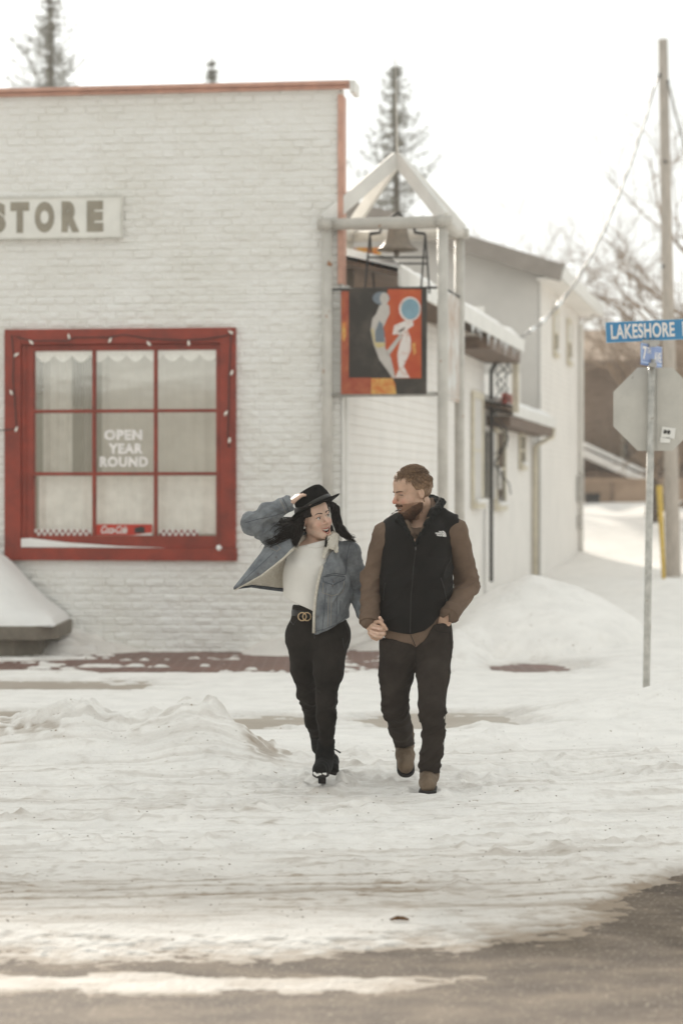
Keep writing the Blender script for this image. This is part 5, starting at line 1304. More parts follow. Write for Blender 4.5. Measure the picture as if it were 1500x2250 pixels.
# vest
Vt = Field([(P(822, 0, D).x, P(1030, 0, D).x, .0058)], [(13.14, 13.66, .0062)], [(.86, 1.62, .0058)])
Vt.cone(P(914, 1190, D), P(914, 1280, D), .196, .197, .03, ((0, 1, 0), 1.45)); Vt.cone(P(914, 1280, D), P(903, 1365, D), .197, .180, .03, ((0, 1, 0), 1.35))
Vt.cone(P(903, 1365, D), P(902, 1400, D), .180, .172, .02, ((0, 1, 0), 1.35))
Vt.chain([P(872, 1150, 13.42), P(915, 1138, 13.45), P(970, 1142, 13.43), P(1000, 1160, 13.42)], [.062, .075, .070, .066], .03)
Vt.cone(P(862, 1165, 13.42), P(870, 1230, 13.42), .068, .07, .02)
# armholes
Vt.cone(P(1040, 1150, 13.42), P(1043, 1290, 13.42), .092, .105, .012, None, 'cut'); Vt.cone(P(806, 1160, 13.42), P(800, 1300, 13.42), .080, .082, .012, None, 'cut')
vx = [P(a, 0, D).x for a in (826, 845, 870, 900, 930, 952, 975, 990, 1010)]; vz = [P(0, b, D).z for b in (1376, 1381, 1388, 1391, 1384, 1369, 1338, 1316, 1290)]
Vt.clip(lambda x, y, z: np.interp(x, vx, vz) - z + 0 * y)
Vt.clip(lambda x, y, z: z - np.interp(x, [P(a, 0, D).x for a in (830, 865, 885, 945, 965, 1022)], [P(0, b, D).z for b in (1152, 1128, 1120, 1110, 1112, 1140)]) + 0 * y)
# V opening at the front and the neck hole
tri = [P(a, b, 13.2) for a, b in ((879, 1118), (912, 1196), (948, 1112))]
def vee(x, y, z):
    def ln(a, b): 
        nx, nz = (b.z - a.z), -(b.x - a.x); l = math.hypot(nx, nz); return ((x - a.x) * nx + (z - a.z) * nz) / l
    return np.maximum(np.maximum(-ln(tri[1], tri[0]), ln(tri[1], tri[2])) , y - 13.42)
Vt.clip(lambda x, y, z: -vee(x, y, z))
Vt.cone(P(918, 1060, 13.44), P(917, 1165, 13.44), .075, .085, .006, None, 'cut')
mk_v = bend_mask([(P(985, 1260, 13.3), .12, 1.0), (P(960, 1320, 13.3), .12, .8), (P(1000, 1150, 13.4), .08, .8)], .45)
vest = cloth('vest', Vt, m_vest, man, .0060, (6, 6, 12), 21, mk_v, sm=2, sharp=True)
Cf = Field([(P(845, 0, D).x, P(985, 0, D).x, .0045)], [(13.15, 13.68, .0045)], [(1.33, 1.68, .0045)])
pts = [P(911, 1198, 13.235), P(893, 1165, 13.26), P(875, 1143, 13.31), P(867, 1134, 13.42), P(900, 1112, 13.57), P(950, 1098, 13.59), P(969, 1104, 13.45), P(962, 1118, 13.35), P(938, 1150, 13.26), P(914, 1198, 13.235)]
Cf.chain(pts, [.007, .012, .016, .020, .023, .025, .023, .020, .013, .007], .008)
cloth('vest_collar', Cf, m_collar, vest, .004, (40, 40, 40), 31)
bv = bvh_of([vest])
seam('zip', bv, [(912, 1197), (906, 1250), (901, 1310), (899, 1391)], D, .0026, m_leather, vest, .001)
seam('pocket_zip', bv, [(966, 1268), (973, 1290), (979, 1318)], D, .003, m_leather, vest, .001); seam('pocket_zip', bv, [(846, 1280), (842, 1318)], D, .003, m_leather, vest, .001)
seam('armhole_piping', bv, [(1012, 1147), (1000, 1162), (994, 1185), (992, 1215)], D, .004, m_vest, vest, .000)
mb = MB(); q, n_ = on_surface(bv, 911, 1199, D, .004)
if q is not None: mb.tube([q, q - Vector((0, 0, .022))], [.004, .003], 6); mb.build('zip_pull', m_silver, vest, smooth=True)
# chest emblem: three short lines of lettering beside a quartered dome
q, n_ = on_surface(bv, 963, 1172, D, .004)
q2, _ = on_surface(bv, 974, 1172, D, .004); q1, _ = on_surface(bv, 951, 1172, D, .004)
exl = (q2 - q1).normalized(); ezl = Vector((0, 0, 1)); ezl = (ezl - exl * ezl.dot(exl)).normalized(); eyl = ezl.cross(exl)
LM = Matrix.Translation(q - eyl * .004) @ Matrix(((exl.x, eyl.x, ezl.x, 0), (exl.y, eyl.y, ezl.y, 0), (exl.z, eyl.z, ezl.z, 0), (0, 0, 0, 1))) @ Matrix.Rotation(R(6), 4, 'Y')
s_ = D / FP; e1 = []
for txt, a, b, c, d_ in (('THE', -4.5, 4.5, 2.2, 5.6), ('NORTH', -12.5, 4.5, -1.7, 1.7), ('FACE', -8.5, 4.5, -5.6, -2.2)):
    mb = MB(LM); letters(mb, txt, a * s_, b * s_, c * s_, d_ * s_, 0, .0012, bold=.06); mb.build('emblem_lettering', m_logo, vest)
for i in range(3):
    r0, r1 = (2.0 + i * 3.3) * s_, (4.4 + i * 3.3) * s_; poly = [(5.4 * s_ + r1 * math.sin(t), -5.6 * s_ + r1 * 1.15 * math.cos(t)) for t in np.linspace(0, math.pi / 2, 8)] + [(5.4 * s_ + r0 * math.sin(t), -5.6 * s_ + r0 * 1.15 * math.cos(t)) for t in np.linspace(math.pi / 2, 0, 8)]
    mb = MB(LM); mb.prism(poly[::-1], -.0006, .0006); mb.build('emblem_arc', m_logo, vest)
bs = bvh_of([shirt]); seam('placket', bs, [(912, 1170), (912, 1200)], D, .002, m_shirt, shirt, .001); seam('placket', bs, [(900, 1392), (911, 1417)], D, .0024, m_jeansm, shirt, .001)
for py in (1176, 1188):
    q, _ = on_surface(bs, 914, py, D, .002)
    if q: mb = MB(); mb.ball(q, .0045, 6); mb.build('button', m_leather, shirt, smooth=True)

# jeans
J = Field([(P(820, 0, D).x, P(1002, 0, D).x, .0062)], [(13.12, 14.08, .0075)], [(.10, 1.0, .0062)])
J.cone(P(880, 1395, D), P(945, 1390, D), .118, .125, .04, ((0, 1, 0), 1.12)); J.cone(P(885, 1375, D), P(940, 1370, D), .112, .118, .03, ((0, 1, 0), 1.15))
J.chain([P(877, 1425, 13.42), P(870, 1480, 13.44), kneeR, P(879, 1600, 13.74), ankR], [.112, .092, .073, .064, .055], .03)
J.chain([P(948, 1420, 13.42), P(951, 1480, 13.36), kneeL, P(952, 1610, 13.36), ankL], [.118, .090, .070, .060, .056], .03)
J.ell(P(868, 1560, 13.50), (.068, .070, .05), .02)
da = (ankR - kneeR).normalized(); J.clip(lambda x, y, z: np.where((x < P(915, 0, D).x) & (y > 13.7), (x - ankR.x) * da.x + (y - ankR.y) * da.y + (z - ankR.z) * da.z, -1))
J.clip(lambda x, y, z: np.where((x > P(912, 0, D).x) & (z < .4), P(0, 1704, 13.44).z - z + .10 * (x - P(940, 0, 13.4).x), -1) + 0 * y)
J.clip(lambda x, y, z: z - np.interp(x, [P(a, 0, D).x for a in (820, 930, 950, 1000)], [P(0, b, D).z for b in (1404, 1404, 1372, 1362)]) + 0 * y)
mk_j = bend_mask([(kneeR + Vector((0, 0, -.03)), .12, 1.3), (kneeL + Vector((0, 0, -.03)), .10, 1.2), (ankL + Vector((0, 0, .08)), .12, 1.0), (ankR + Vector((0, -.05, .05)), .1, .8), (P(912, 1430, 13.3), .10, .7)], .3)
jeans = cloth('jeans', J, m_jeansm, man, .0085, (8, 8, 17), 41, mk_j)
bj = bvh_of([jeans])
seam('outer_seam', bj, [(986, 1385), (990, 1420), (984, 1480), (976, 1540), (974, 1600), (972, 1690)], D, .0016, m_jeansw, jeans); seam('pocket_edge', bj, [(950, 1378), (960, 1386), (985, 1388)], D, .0022, m_jeansw, jeans, .001)
seam('fly_seam', bj, [(914, 1415), (911, 1440), (913, 1455)], D, .002, m_jeansw, jeans, .001)

# boots
def boot(name, parts, solepts, m, parent, clipz=None, lab=None, h=.0048):
    pts = [q for c in parts for q in (c[0], c[1])]; lo = [min(q[i] for q in pts) - .09 for i in range(3)]; hi = [max(q[i] for q in pts) + .09 for i in range(3)]
    F = Field(*[[(lo[i], hi[i], h)] for i in range(3)])
    for c in parts: F.cone(*c[:4], k=.02, sq=c[4] if len(c) > 4 else None)
    if clipz: F.clip(clipz)
    b = cloth(name, F, m, parent, .0016, (25, 25, 30), 51, label=lab)
    return b
# planted left boot
tl = P(939, 1722, 13.26); hl = Vector((ankL.x, 13.50, .05))
b1 = boot('boot', [(Vector((tl.x, 13.27, .050)), Vector((tl.x + .003, 13.33, .062)), .040, .045), (Vector((tl.x + .003, 13.33, .062)), Vector((ankL.x, 13.46, .08)), .045, .050), (Vector((ankL.x, 13.46, .08)), ankL + Vector((0, 0, .09)), .050, .056)], None, m_boot, man, lambda x, y, z: .018 - z + 0 * x + 0 * y)
F = Field([(tl.x - .09, tl.x + .09, .005)], [(13.18, 13.56, .005)], [(-.02, .06, .004)])
F.cone(Vector((tl.x, 13.27, .02)), Vector((ankL.x, 13.48, .02)), .050, .045, .01); F.clip(lambda x, y, z: z - .026 + 0 * x + 0 * y); F.clip(lambda x, y, z: .002 - z + 0 * x + 0 * y)
V, Q = F.mesh(1); mk('sole', V, Q, m_sole, b1, smooth=False)
# swinging right boot, toe hanging down
aR = ankR; toe = P(891, 1682, 13.80); fd = (toe - aR).normalized(); up2 = Vector((0, -1, 0)); up2 = (up2 - fd * up2.dot(fd)).normalized()
b2 = boot('boot', [(aR + Vector((0, .05, .08)), aR, .054, .054), (aR + Vector((0, .02, -.01)), aR.lerp(toe, .55), .052, .052), (aR.lerp(toe, .55), toe, .052, .045)], None, m_boot, man)
F = Field([(toe.x - .10, toe.x + .10, .005)], [(13.66, 14.1, .005)], [(.0, .34, .005)])
off_ = -up2 * .032
F.cone(aR + off_ * 1.2 + fd * .02, toe + off_, .048, .052, .01); F.clip(lambda x, y, z: (x - (toe + off_).x) * up2.x + (y - (toe + off_).y) * up2.y + (z - (toe + off_).z) * up2.z - .004)
F.clip(lambda x, y, z: -((x - (toe + off_).x) * up2.x + (y - (toe + off_).y) * up2.y + (z - (toe + off_).z) * up2.z) - .022)
V, Q = F.mesh(1); mk('sole', V, Q, m_sole, b2, smooth=False)
mb = MB(); mb.tube([P(904, 1606, 13.9), P(909, 1612, 13.9), P(908, 1620, 13.9), P(903, 1624, 13.9)], .004, 6); mb.build('pull_loop', m_boot, b2, smooth=True)

# ---------------------------------------------------------------- the woman
E = 13.6
wom = thing('person', P(705, 1716, 13.72), 'laughing woman walking in black hat, denim jacket over white top, black jeans and heeled boots', 'person')
WR = head_frame(36, 4, 14)
WO = P(690, 1138, E)
hw = Head(WO, WR, 1.0, False)
wR_sh, wR_el, wR_wr = P(634, 1196, 13.64), P(556, 1149, 13.50), P(632, 1107, 13.46)
wL_sh, wL_el, wL_wr = P(768, 1213, 13.62), P(786, 1300, 13.66), P(813, 1372, 13.45)
whR, wkR, waR = P(668, 1410, 13.63), P(676, 1530, 13.72), P(703, 1640, 14.12)
whL, wkL, waL = P(725, 1410, 13.60), P(716, 1532, 13.50), P(716, 1640, 13.66)
B = Field([(P(530, 0, E).x, P(630, 0, E).x, .008), (P(630, 0, E).x, P(735, 0, E).x, .0036), (P(735, 0, E).x, P(795, 0, E).x, .008), (P(795, 0, E).x, P(858, 0, E).x, .0042)],
          [(13.2, 13.78, .0040), (13.78, 14.3, .012)], [(.05, .83, .012), (.83, 1.03, .0042), (1.03, 1.30, .010), (1.30, 1.75, .0036)])
B.cone(hw.w(0, -.022, -.06), P(694, 1196, 13.64), .048, .050, .02); B.cone(P(694, 1196, 13.64), P(692, 1225, 13.62), .055, .09, .03)
B.cone(P(655, 1207, 13.63), P(745, 1210, 13.63), .045, .045, .03); B.cone(P(690, 1240, E), P(690, 1390, E), .085, .075, .04, ((0, 1, 0), 1.2))
B.chain([wR_sh, wR_el, wR_wr], [.040, .032, .022], .01); B.chain([wL_sh, wL_el, wL_wr], [.040, .032, .022], .01)
B.chain([whR, wkR, waR], [.07, .045, .03], .02); B.chain([whL, wkL, waL], [.07, .045, .03], .02)
hw.build(B)
# hand on the hat: thumb in front of the crown, fingers behind it
hand(B, wR_wr + Vector((.008, .055, .000)), (.70, .45, .60), (.45, .25, -.80), 1, [.30, .28, .30, .34], .88, thumb=(.75, .75, .45), tc=.0)
# hand held in his
B.cone(wL_wr, P(828, 1380, 13.355), .022, .028, .01); B.cone(P(828, 1380, 13.355), P(836, 1388, 13.34), .028, .022, .01)
fing(B, [(842, 1388, 13.33), (843, 1384, 13.28), (832, 1382, 13.245), (818, 1379, 13.255)], [.010, .0095, .0085, .0068])
fing(B, [(842, 1394, 13.33), (842, 1392, 13.27), (829, 1392, 13.243), (814, 1386, 13.258)], [.010, .0095, .0085, .0068])
fing(B, [(838, 1400, 13.33), (837, 1399, 13.27), (825, 1398, 13.250), (813, 1391, 13.262)], [.009, .0088, .0080, .0065])
fing(B, [(833, 1376, 13.33), (838, 1364, 13.29), (834, 1357, 13.268)], [.012, .0108, .0098])
V, Q = B.mesh(1)
skw = (.66, .45, .345)
cols = hw.color(V, skw, (.42, .09, .07), (.045, .025, .018), (.60, .26, .19))
bw_ = mk('body', V, Q, m_skin, wom, smooth=True, cols=cols); hw.extras(bw_, V, Q, (.33, .075, .06), (.030, .018, .013))
mb = MB(); mb.ball(hw.w(-.078, -.004, -.036), .0075, 8); mb.build('earring', m_pearl, wom, smooth=True)

# white top
T_ = Field([(P(606, 0, E).x, P(775, 0, E).x, .006)], [(13.38, 13.8, .006)], [(.93, 1.46, .006)])
T_.cone(P(690, 1228, E), P(690, 1262, E), .150, .165, .03, ((0, 1, 0), 1.55)); T_.cone(P(688, 1262, E), P(686, 1345, E), .168, .166, .03, ((0, 1, 0), 1.65))
T_.cone(P(648, 1213, 13.62), P(742, 1214, 13.62), .045, .045, .03); T_.ell(P(662, 1245, 13.54), (.06, .05, .055), .03); T_.ell(P(714, 1247, 13.55), (.06, .05, .055), .03)
T_.cone(P(695, 1188, 13.62), P(694, 1205, 13.61), .058, .064, .015)
T_.cone(P(697, 1150, 13.61), P(696, 1191, 13.61), .05, .051, .004, None, 'cut')
T_.clip(lambda x, y, z: z - P(0, 1191, E).z - .25 * (x - P(695, 0, E).x) + 0 * y)
tx = [P(a, 0, E).x for a in (606, 618, 650, 690, 720, 780)]; tz = [P(0, b, E).z for b in (1302, 1305, 1325, 1343, 1348, 1350)]
T_.clip(lambda x, y, z: np.interp(x, tx, tz) - z + 0 * y)
top = cloth('knit_top', T_, m_knit, wom, .006, (6, 6, 7), 61, None, 2, sharp=False)
bt = bvh_of([top]); seam('neckband', bt, [(668, 1196), (680, 1201), (695, 1203), (708, 1200), (716, 1196)], E, .0035, m_knit, top, 0)

# jeans
J = Field([(P(614, 0, E).x, P(782, 0, E).x, .006)], [(13.36, 14.2, .0075)], [(.22, 1.08, .006)])
J.cone(P(680, 1342, E), P(712, 1342, E), .098, .098, .04, ((0, 1, 0), 1.15)); J.cone(P(672, 1395, 13.62), P(724, 1392, 13.62), .118, .118, .05, ((0, 1, 0), 1.05))
J.chain([P(672, 1410, 13.62), P(668, 1470, 13.66), wkR, P(687, 1585, 13.9), waR], [.108, .073, .049, .043, .033], .03)
J.chain([P(724, 1410, 13.58), P(722, 1475, 13.52), wkL, P(717, 1575, 13.56), P(717, 1630, 13.64)], [.110, .081, .056, .052, .041], .03)
J.clip(lambda x, y, z: z - P(0, 1334, E).z + .12 * (x - P(690, 0, E).x) + 0 * y)
mk_j = bend_mask([(wkR, .09, 1.2), (wkL, .09, 1.0), (P(755, 1410, 13.5), .08, .7), (P(700, 1400, 13.5), .07, .6)], .28)
jw = cloth('jeans', J, m_jeansw, wom, .0065, (9, 9, 22), 71, mk_j)
bj = bvh_of([jw]); seam('outer_seam', bj, [(752, 1400), (758, 1440), (748, 1490), (737, 1530), (739, 1570), (734, 1615)], E, .0015, m_leather, jw)
seam('fly_seam', bj, [(690, 1362), (688, 1385), (692, 1400)], E, .002, m_leather, jw, .001); seam('pocket_edge', bj, [(636, 1362), (645, 1372), (652, 1362)], E, .0018, m_leather, jw, .001)
Fb = Field([(P(614, 0, E).x, P(782, 0, E).x, .005)], [(13.40, 13.82, .005)], [(.93, 1.06, .005)])
Fb.cone(P(680, 1348, E), P(712, 1350, E), .103, .103, .02, ((0, 1, 0), 1.15)); Fb.clip(lambda x, y, z: np.abs(z - P(0, 1350, E).z + .10 * (x - P(690, 0, E).x)) - .019 + 0 * y)
belt = cloth('belt', Fb, m_leather, wom, 0)
bb = bvh_of([belt])
for cx in (664.5, 674.5):
    pts = []
    q0_, n0 = on_surface(bb, 669, 1353, E, .006)
    for i in range(25):
        a = 2 * math.pi * i / 24; pts.append(Vector((P(cx, 0, E).x + .0225 * math.cos(a), (q0_.y if q0_ else 13.48) - .003 + (cx - 669) * .0003, P(0, 1353, E).z + .0225 * math.sin(a))))
    mb = MB(); mb.tube(pts, .0030, 6); bk = mb.build('buckle_ring', m_gold, belt, smooth=True)
    mb = MB(); c_ = Vector((P(cx, 0, E).x, pts[0].y, P(0, 1353, E).z))
    for i in range(10): a = 2 * math.pi * i / 10; mb.ball(c_ + Vector((.0225 * math.cos(a), -.003, .0225 * math.sin(a))), .0042, 5)
    mb.build('studs', m_gold, bk, smooth=True)

# boots: front one on its heel, rear one behind
bzt = P(0, 1624, 13.65).z
b3 = boot('ankle_boot', [(P(717, 1615, 13.65), P(714, 1660, 13.66), .051, .048), (P(714, 1660, 13.66), P(710, 1688, 13.66), .050, .050), (P(711, 1682, 13.62), P(705, 1692, 13.50), .050, .043), (P(705, 1690, 13.50), P(703, 1692, 13.45), .043, .036)], None, m_bootw, wom, lambda x, y, z: z - bzt + 0 * x + 0 * y)
F = Field([(P(705, 0, E).x - .1, P(705, 0, E).x + .1, .0045)], [(13.36, 13.8, .0045)], [(.03, .20, .0045)])
F.cone(P(704, 1701, 13.46), P(708, 1702, 13.60), .046, .040, .01, ((0, -.25, 1), 2.3)); V, Q = F.mesh(1); mk('platform_sole', V, Q, m_sole, b3, smooth=True)
mb = MB(); hx0, hx1 = P(698, 0, 13.7).x, P(717, 0, 13.7).x
mb.add([(hx0, 13.66, .10), (hx1, 13.66, .10), (hx1, 13.74, .10), (hx0, 13.74, .10), (hx0 + .003, 13.68, .012), (hx1 - .003, 13.68, .012), (hx1 - .003, 13.735, .012), (hx0 + .003, 13.735, .012)], [[0, 1, 2, 3], [7, 6, 5, 4], [0, 4, 5, 1], [1, 5, 6, 2], [2, 6, 7, 3], [3, 7, 4, 0]]); mb.build('heel', m_sole, b3, bevel=.004)
mb = MB(); rg = random.Random(8)
for i in range(26): mb.ball(P(690 + rg.random() * 26, 1697 + rg.random() * 7 + .12 * i * 0, 13.42 + rg.random() * .02), rg.uniform(.003, .008), 5)
mb.build('clinging_snow', m_roofsnow, b3, smooth=True)
b4 = boot('ankle_boot', [(waR + (wkR - waR) * .30, waR, .043, .046), (waR, P(726, 1672, 14.02), .046, .045), (P(726, 1672, 14.02), P(733, 1686, 13.92), .044, .030)], None, m_bootw, wom)
mb = MB(); mb.tube([P(724, 1690, 14.05), P(736, 1694, 13.93)], [.030, .026], 8); mb.build('platform_sole', m_sole, b4, smooth=True)
mb = MB(); mb.tube([P(730, 1644, 14.0), P(738, 1648, 13.98), P(748, 1654, 13.97)], [.004, .0045, .0055], 6); mb.build('zip_tassel', m_leather, b4, smooth=True)

# denim jacket: body with right-hand front, sleeves
ox = [P(a, 0, E).x for a in (745, 733, 716, 706, 697, 692, 690)]; ozv = [P(0, b, E).z for b in (1192, 1206, 1228, 1258, 1300, 1350, 1400)]
Jk = Field([(P(515, 0, E).x, P(812, 0, E).x, .0062)], [(13.30, 13.86, .0062)], [(.86, 1.72, .0062)])
Jk.cone(P(694, 1228, 13.61), P(700, 1290, 13.61), .168, .174, .03, ((0, 1, 0), 1.18)); Jk.cone(P(704, 1290, 13.60), P(708, 1380, 13.60), .168, .150, .03, ((0, 1, 0), 1.10))
Jk.cone(P(650, 1215, 13.64), P(757, 1218, 13.63), .062, .062, .03); Jk.ell(P(728, 1250, 13.52), (.06, .060, .06), .03)
Jk.cone(P(690, 1230, 13.60), P(690, 1400, 13.60), .150, .155, .006, ((0, 1, 0), 1.5), 'cut')
def opening(x, y, z):      # open to picture left of the front edge
    e_ = np.interp(-z, [-q for q in ozv], ox); return np.where((y < 13.60), e_ - x, -1.0)
Jk.clip(opening)
Jk.clip(lambda x, y, z: np.where(x < P(655, 0, E).x, P(0, 1240, E).z - z, -1) + 0 * y)        # left flank swings free (built below)
jx = [P(a, 0, E).x for a in (600, 690, 700, 730, 762, 790)]; jz = [P(0, b, E).z for b in (1380, 1392, 1391, 1377, 1359, 1345)]
Jk.clip(lambda x, y, z: np.interp(x, jx, jz) - z + 0 * y)
Jk.cone(P(697, 1120, 13.63), P(697, 1202, 13.62), .062, .072, .006, None, 'cut')
Jk.chain([wR_sh, P(596, 1172, 13.57), wR_el, P(590, 1128, 13.48), P(634, 1106, 13.46)], [.072, .068, .058, .052, .044], .02)
Jk.chain([wL_sh, P(780, 1260, 13.64), wL_el, P(798, 1345, 13.56)], [.064, .056, .052, .046], .02)
Jk.cone(P(640, 1104, 13.46), P(660, 1096, 13.455), .036, .034, .003, None, 'cut')
mk_k = bend_mask([(wR_el, .12, .9), (P(600, 1130, 13.45), .1, .8), (wL_el, .10, 1.0), (P(750, 1320, 13.5), .09, .9), (wR_sh, .1, .6)], .35)
jk = cloth('denim_jacket', Jk, m_denim, wom, .0085, (12, 12, 20), 81, mk_k)
bk_ = bvh_of([jk])
for pts, r_, m_ in (([(716, 1262), (735, 1258), (758, 1262)], .0016, m_denimd), ([(709, 1266), (733, 1262), (757, 1266)], .0022, m_denimd),
                    ([(709, 1268), (710, 1276), (732, 1283), (757, 1272), (757, 1266)], .0020, m_denimd), ([(711, 1278), (709, 1300), (731, 1307), (752, 1300), (756, 1276)], .0014, m_thread),
                    ([(716, 1290), (712, 1340), (708, 1384)], .0016, m_denimd), ([(722, 1308), (720, 1375)], .0013, m_thread), ([(728, 1308), (727, 1372)], .0013, m_thread), ([(740, 1306), (739, 1368)], .0016, m_denimd), ([(748, 1318), (745, 1350)], .0016, m_denimd),
                    ([(694, 1384), (715, 1379), (740, 1369), (760, 1353)], .0016, m_denimd), ([(768, 1196), (762, 1220), (760, 1250), (758, 1262)], .0018, m_denimd),
                    ([(541, 1148), (570, 1140), (600, 1134), (625, 1126)], .0018, m_denimd), ([(622, 1094), (630, 1108), (636, 1123)], .0022, m_denimd), ([(616, 1097), (624, 1112), (629, 1126)], .0014, m_thread)):
    seam('seam', bk_, pts, E, r_, m_, jk, .0006)
for px, py in ((733, 1261 + 15), (698, 1352), (694, 1386), (731, 1284)):
    q, _ = on_surface(bk_, px, py, E, .002)
    if q: mb = MB(); mb.ball(q, .0055, 6); mb.build('button', m_silver, jk, smooth=True)
# swung-out left front: a denim sheet and, behind it, the fleece-lined back half
def surf(name, rows, m, parent, n=26, seed=5, amp=.006, thick=.008):
    """rows: list of polylines (list of Vector); lofted"""
    def res(pl, n):
        d = [0]
        for a, b in zip(pl[:-1], pl[1:]): d.append(d[-1] + (b - a).length)
        return [Vector([float(np.interp(t * d[-1], d, [q[i] for q in pl])) for i in range(3)]) for t in np.linspace(0, 1, n)]
    Rw = [res(r_, n) for r_ in rows]; G_ = []
    m2 = 14
    for i in range(len(Rw) - 1):
        for t in np.linspace(0, 1, m2, endpoint=(i == len(Rw) - 2)): G_.append([a.lerp(b, t) for a, b in zip(Rw[i], Rw[i + 1])])
    V_ = np.array([[tuple(q) for q in r_] for r_ in G_]).reshape(-1, 3); h_ = len(G_); Id = np.arange(h_ * n).reshape(h_, n)
    Q_ = np.stack([Id[:-1, :-1].ravel(), Id[:-1, 1:].ravel(), Id[1:, 1:].ravel(), Id[1:, :-1].ravel()], 1)
    V_ = V_ + np.stack([0 * V_[:, 0], amp * noise3(V_[:, 0] * 16, V_[:, 1] * 16, V_[:, 2] * 16, seed) , amp * .4 * noise3(V_[:, 0] * 14, V_[:, 1] * 9, V_[:, 2] * 9, seed + 1)], 1)
    o = mk(name, V_, Q_, m, parent, smooth=True); s_ = o.modifiers.new('thickness', 'SOLIDIFY'); s_.thickness = thick; s_.offset = 0
    return o
c1_ = [P(600, 1176, 13.56), P(586, 1192, 13.54), P(574, 1214, 13.52), P(545, 1252, 13.50), P(514, 1292, 13.48)]
cmid = [P(640, 1184, 13.50), P(618, 1200, 13.47), P(597, 1222, 13.45), P(558, 1260, 13.45), P(515, 1293, 13.47)]
c2_ = [P(652, 1196, 13.50), P(640, 1208, 13.46), P(622, 1226, 13.45), P(576, 1262, 13.46), P(516, 1295, 13.475)]
flap = surf('front_panel', [c1_, cmid, c2_], m_denim, jk, 30)
back_top = [P(655, 1205, 13.62), P(640, 1215, 13.60), P(615, 1225, 13.58), P(570, 1262, 13.54), P(515, 1292, 13.49)]
back_mid = [P(650, 1250, 13.70), P(620, 1255, 13.68), P(590, 1266, 13.64), P(558, 1278, 13.58), P(515, 1293.5, 13.49)]
hem = [P(650, 1299, 13.72), P(618, 1297, 13.70), P(585, 1293, 13.66), P(552, 1289, 13.58), P(514, 1295, 13.49)]
lin = surf('fleece_lining', [back_top, back_mid, [q + Vector((0, .0, .012)) for q in hem]], m_sherpa, jk, 30, 7, .004, .010)
back_out = surf('back_panel', [[q + Vector((0, .012, 0)) for q in back_top], [q + Vector((0, .014, 0)) for q in back_mid], [q + Vector((0, .006, .0)) for q in hem]], m_denim, jk, 30, 7, .004, .006)
mb = MB(); mb.tube([q + Vector((0, -.004, .003)) for q in hem], [.009, .0105, .010, .008, .004], 8); mb.build('hem_band', m_denimd, jk, smooth=True)
mb = MB(); mb.tube([q + Vector((0, -.004, -.004)) for q in c2_], [.008, .008, .007, .006, .003], 8); mb.build('fleece_edge', m_sherpa, jk, smooth=True)
for q in ((cmid[2].lerp(c2_[2], .4)), (cmid[3].lerp(c2_[3], .5))):
    mb = MB(); mb.ball(q + Vector((0, -.008, 0)), .0055, 6); mb.build('button', m_silver, jk, smooth=True)
bf = bvh_of([flap])
seam('seam', bf, [(604, 1214), (585, 1232), (556, 1258), (530, 1282)], E, .0016, m_denimd, jk, .005); seam('seam', bf, [(597, 1205), (610, 1211), (618, 1204), (608, 1196)], E, .0016, m_thread, jk, .005)
# fleece collar and front edge
Cl = Field([(P(625, 0, E).x, P(770, 0, E).x, .0048)], [(13.38, 13.86, .0052)], [(1.28, 1.50, .0048)])
cpts = [P(648, 1204, 13.50), P(652, 1188, 13.56), P(668, 1176, 13.68), P(698, 1170, 13.74), P(726, 1172, 13.68), P(735, 1180, 13.58), P(733, 1196, 13.51)]
Cl.chain(cpts, [.013, .020, .025, .026, .025, .024, .018], .012)
Cl.cone(P(734, 1180, 13.54), P(739, 1211, 13.485), .022, .012, .015, ((0, 1, 0), 1.8)); Cl.cone(P(726, 1184, 13.52), P(730, 1203, 13.48), .022, .016, .015, ((0, 1, 0), 1.8)); Cl.cone(P(722, 1190, 13.51), P(711, 1224, 13.462), .018, .011, .012, ((0, 1, 0), 1.6))
cloth('fleece_collar', Cl, m_sherpa, jk, .0022, (60, 60, 60), 91)
edge = []
for a, b in ((714, 1226), (708, 1245), (703, 1262), (698, 1285), (694, 1310), (691, 1345), (690, 1388)):
    q, _ = on_surface(bk_, a + 3, b, E, .001)
    if q: edge.append(q + Vector((-.008, 0, 0)))
mb = MB(); mb.tube(edge, .0085, 8); mb.build('fleece_edge', m_sherpa, jk, smooth=True)

# hat
HU = (WR @ Vector((0, -.30, 1))).normalized(); Rr = Matrix.Rotation(R(5), 3, Vector((0, -1, 0))); HU = (Rr @ HU).normalized()
fw = WR @ Vector((0, 1, 0)); fw = (fw - HU * fw.dot(HU)).normalized(); lf = fw.cross(HU)
HB = P(693, 1122, 13.63) + fw * .016 + HU * .006
Mh = Matrix(((lf.x, fw.x, HU.x, HB.x), (lf.y, fw.y, HU.y, HB.y), (lf.z, fw.z, HU.z, HB.z), (0, 0, 0, 1)))
def hat_rows(prof, n=40, pinch=True):
    v = []
    for r_, z_ in prof:
        for j in range(n):
            a = 2 * math.pi * j / n; ca, sa = math.cos(a), math.sin(a); q9 = .98 if r_ > .1 else 1.10; x = r_ * ca * .93 * q9; y = r_ * sa * 1.12 * q9; z = z_
            if pinch and z_ > .06: 
                f_ = (z_ - .06) / .06; x *= 1 - .12 * f_ * max(0, sa); 
            if r_ > .1: z = z_ + .014 * (ca * ca) * ((r_ - .1) / .07) - .010 * max(0, sa) * ((r_ - .1) / .07) 
            v.append(tuple(Mh @ Vector((x, y, z))))
    f = [[i * n + j, i * n + (j + 1) % n, (i + 1) * n + (j + 1) % n, (i + 1) * n + j] for i in range(len(prof) - 1) for j in range(n)]
    return v, f
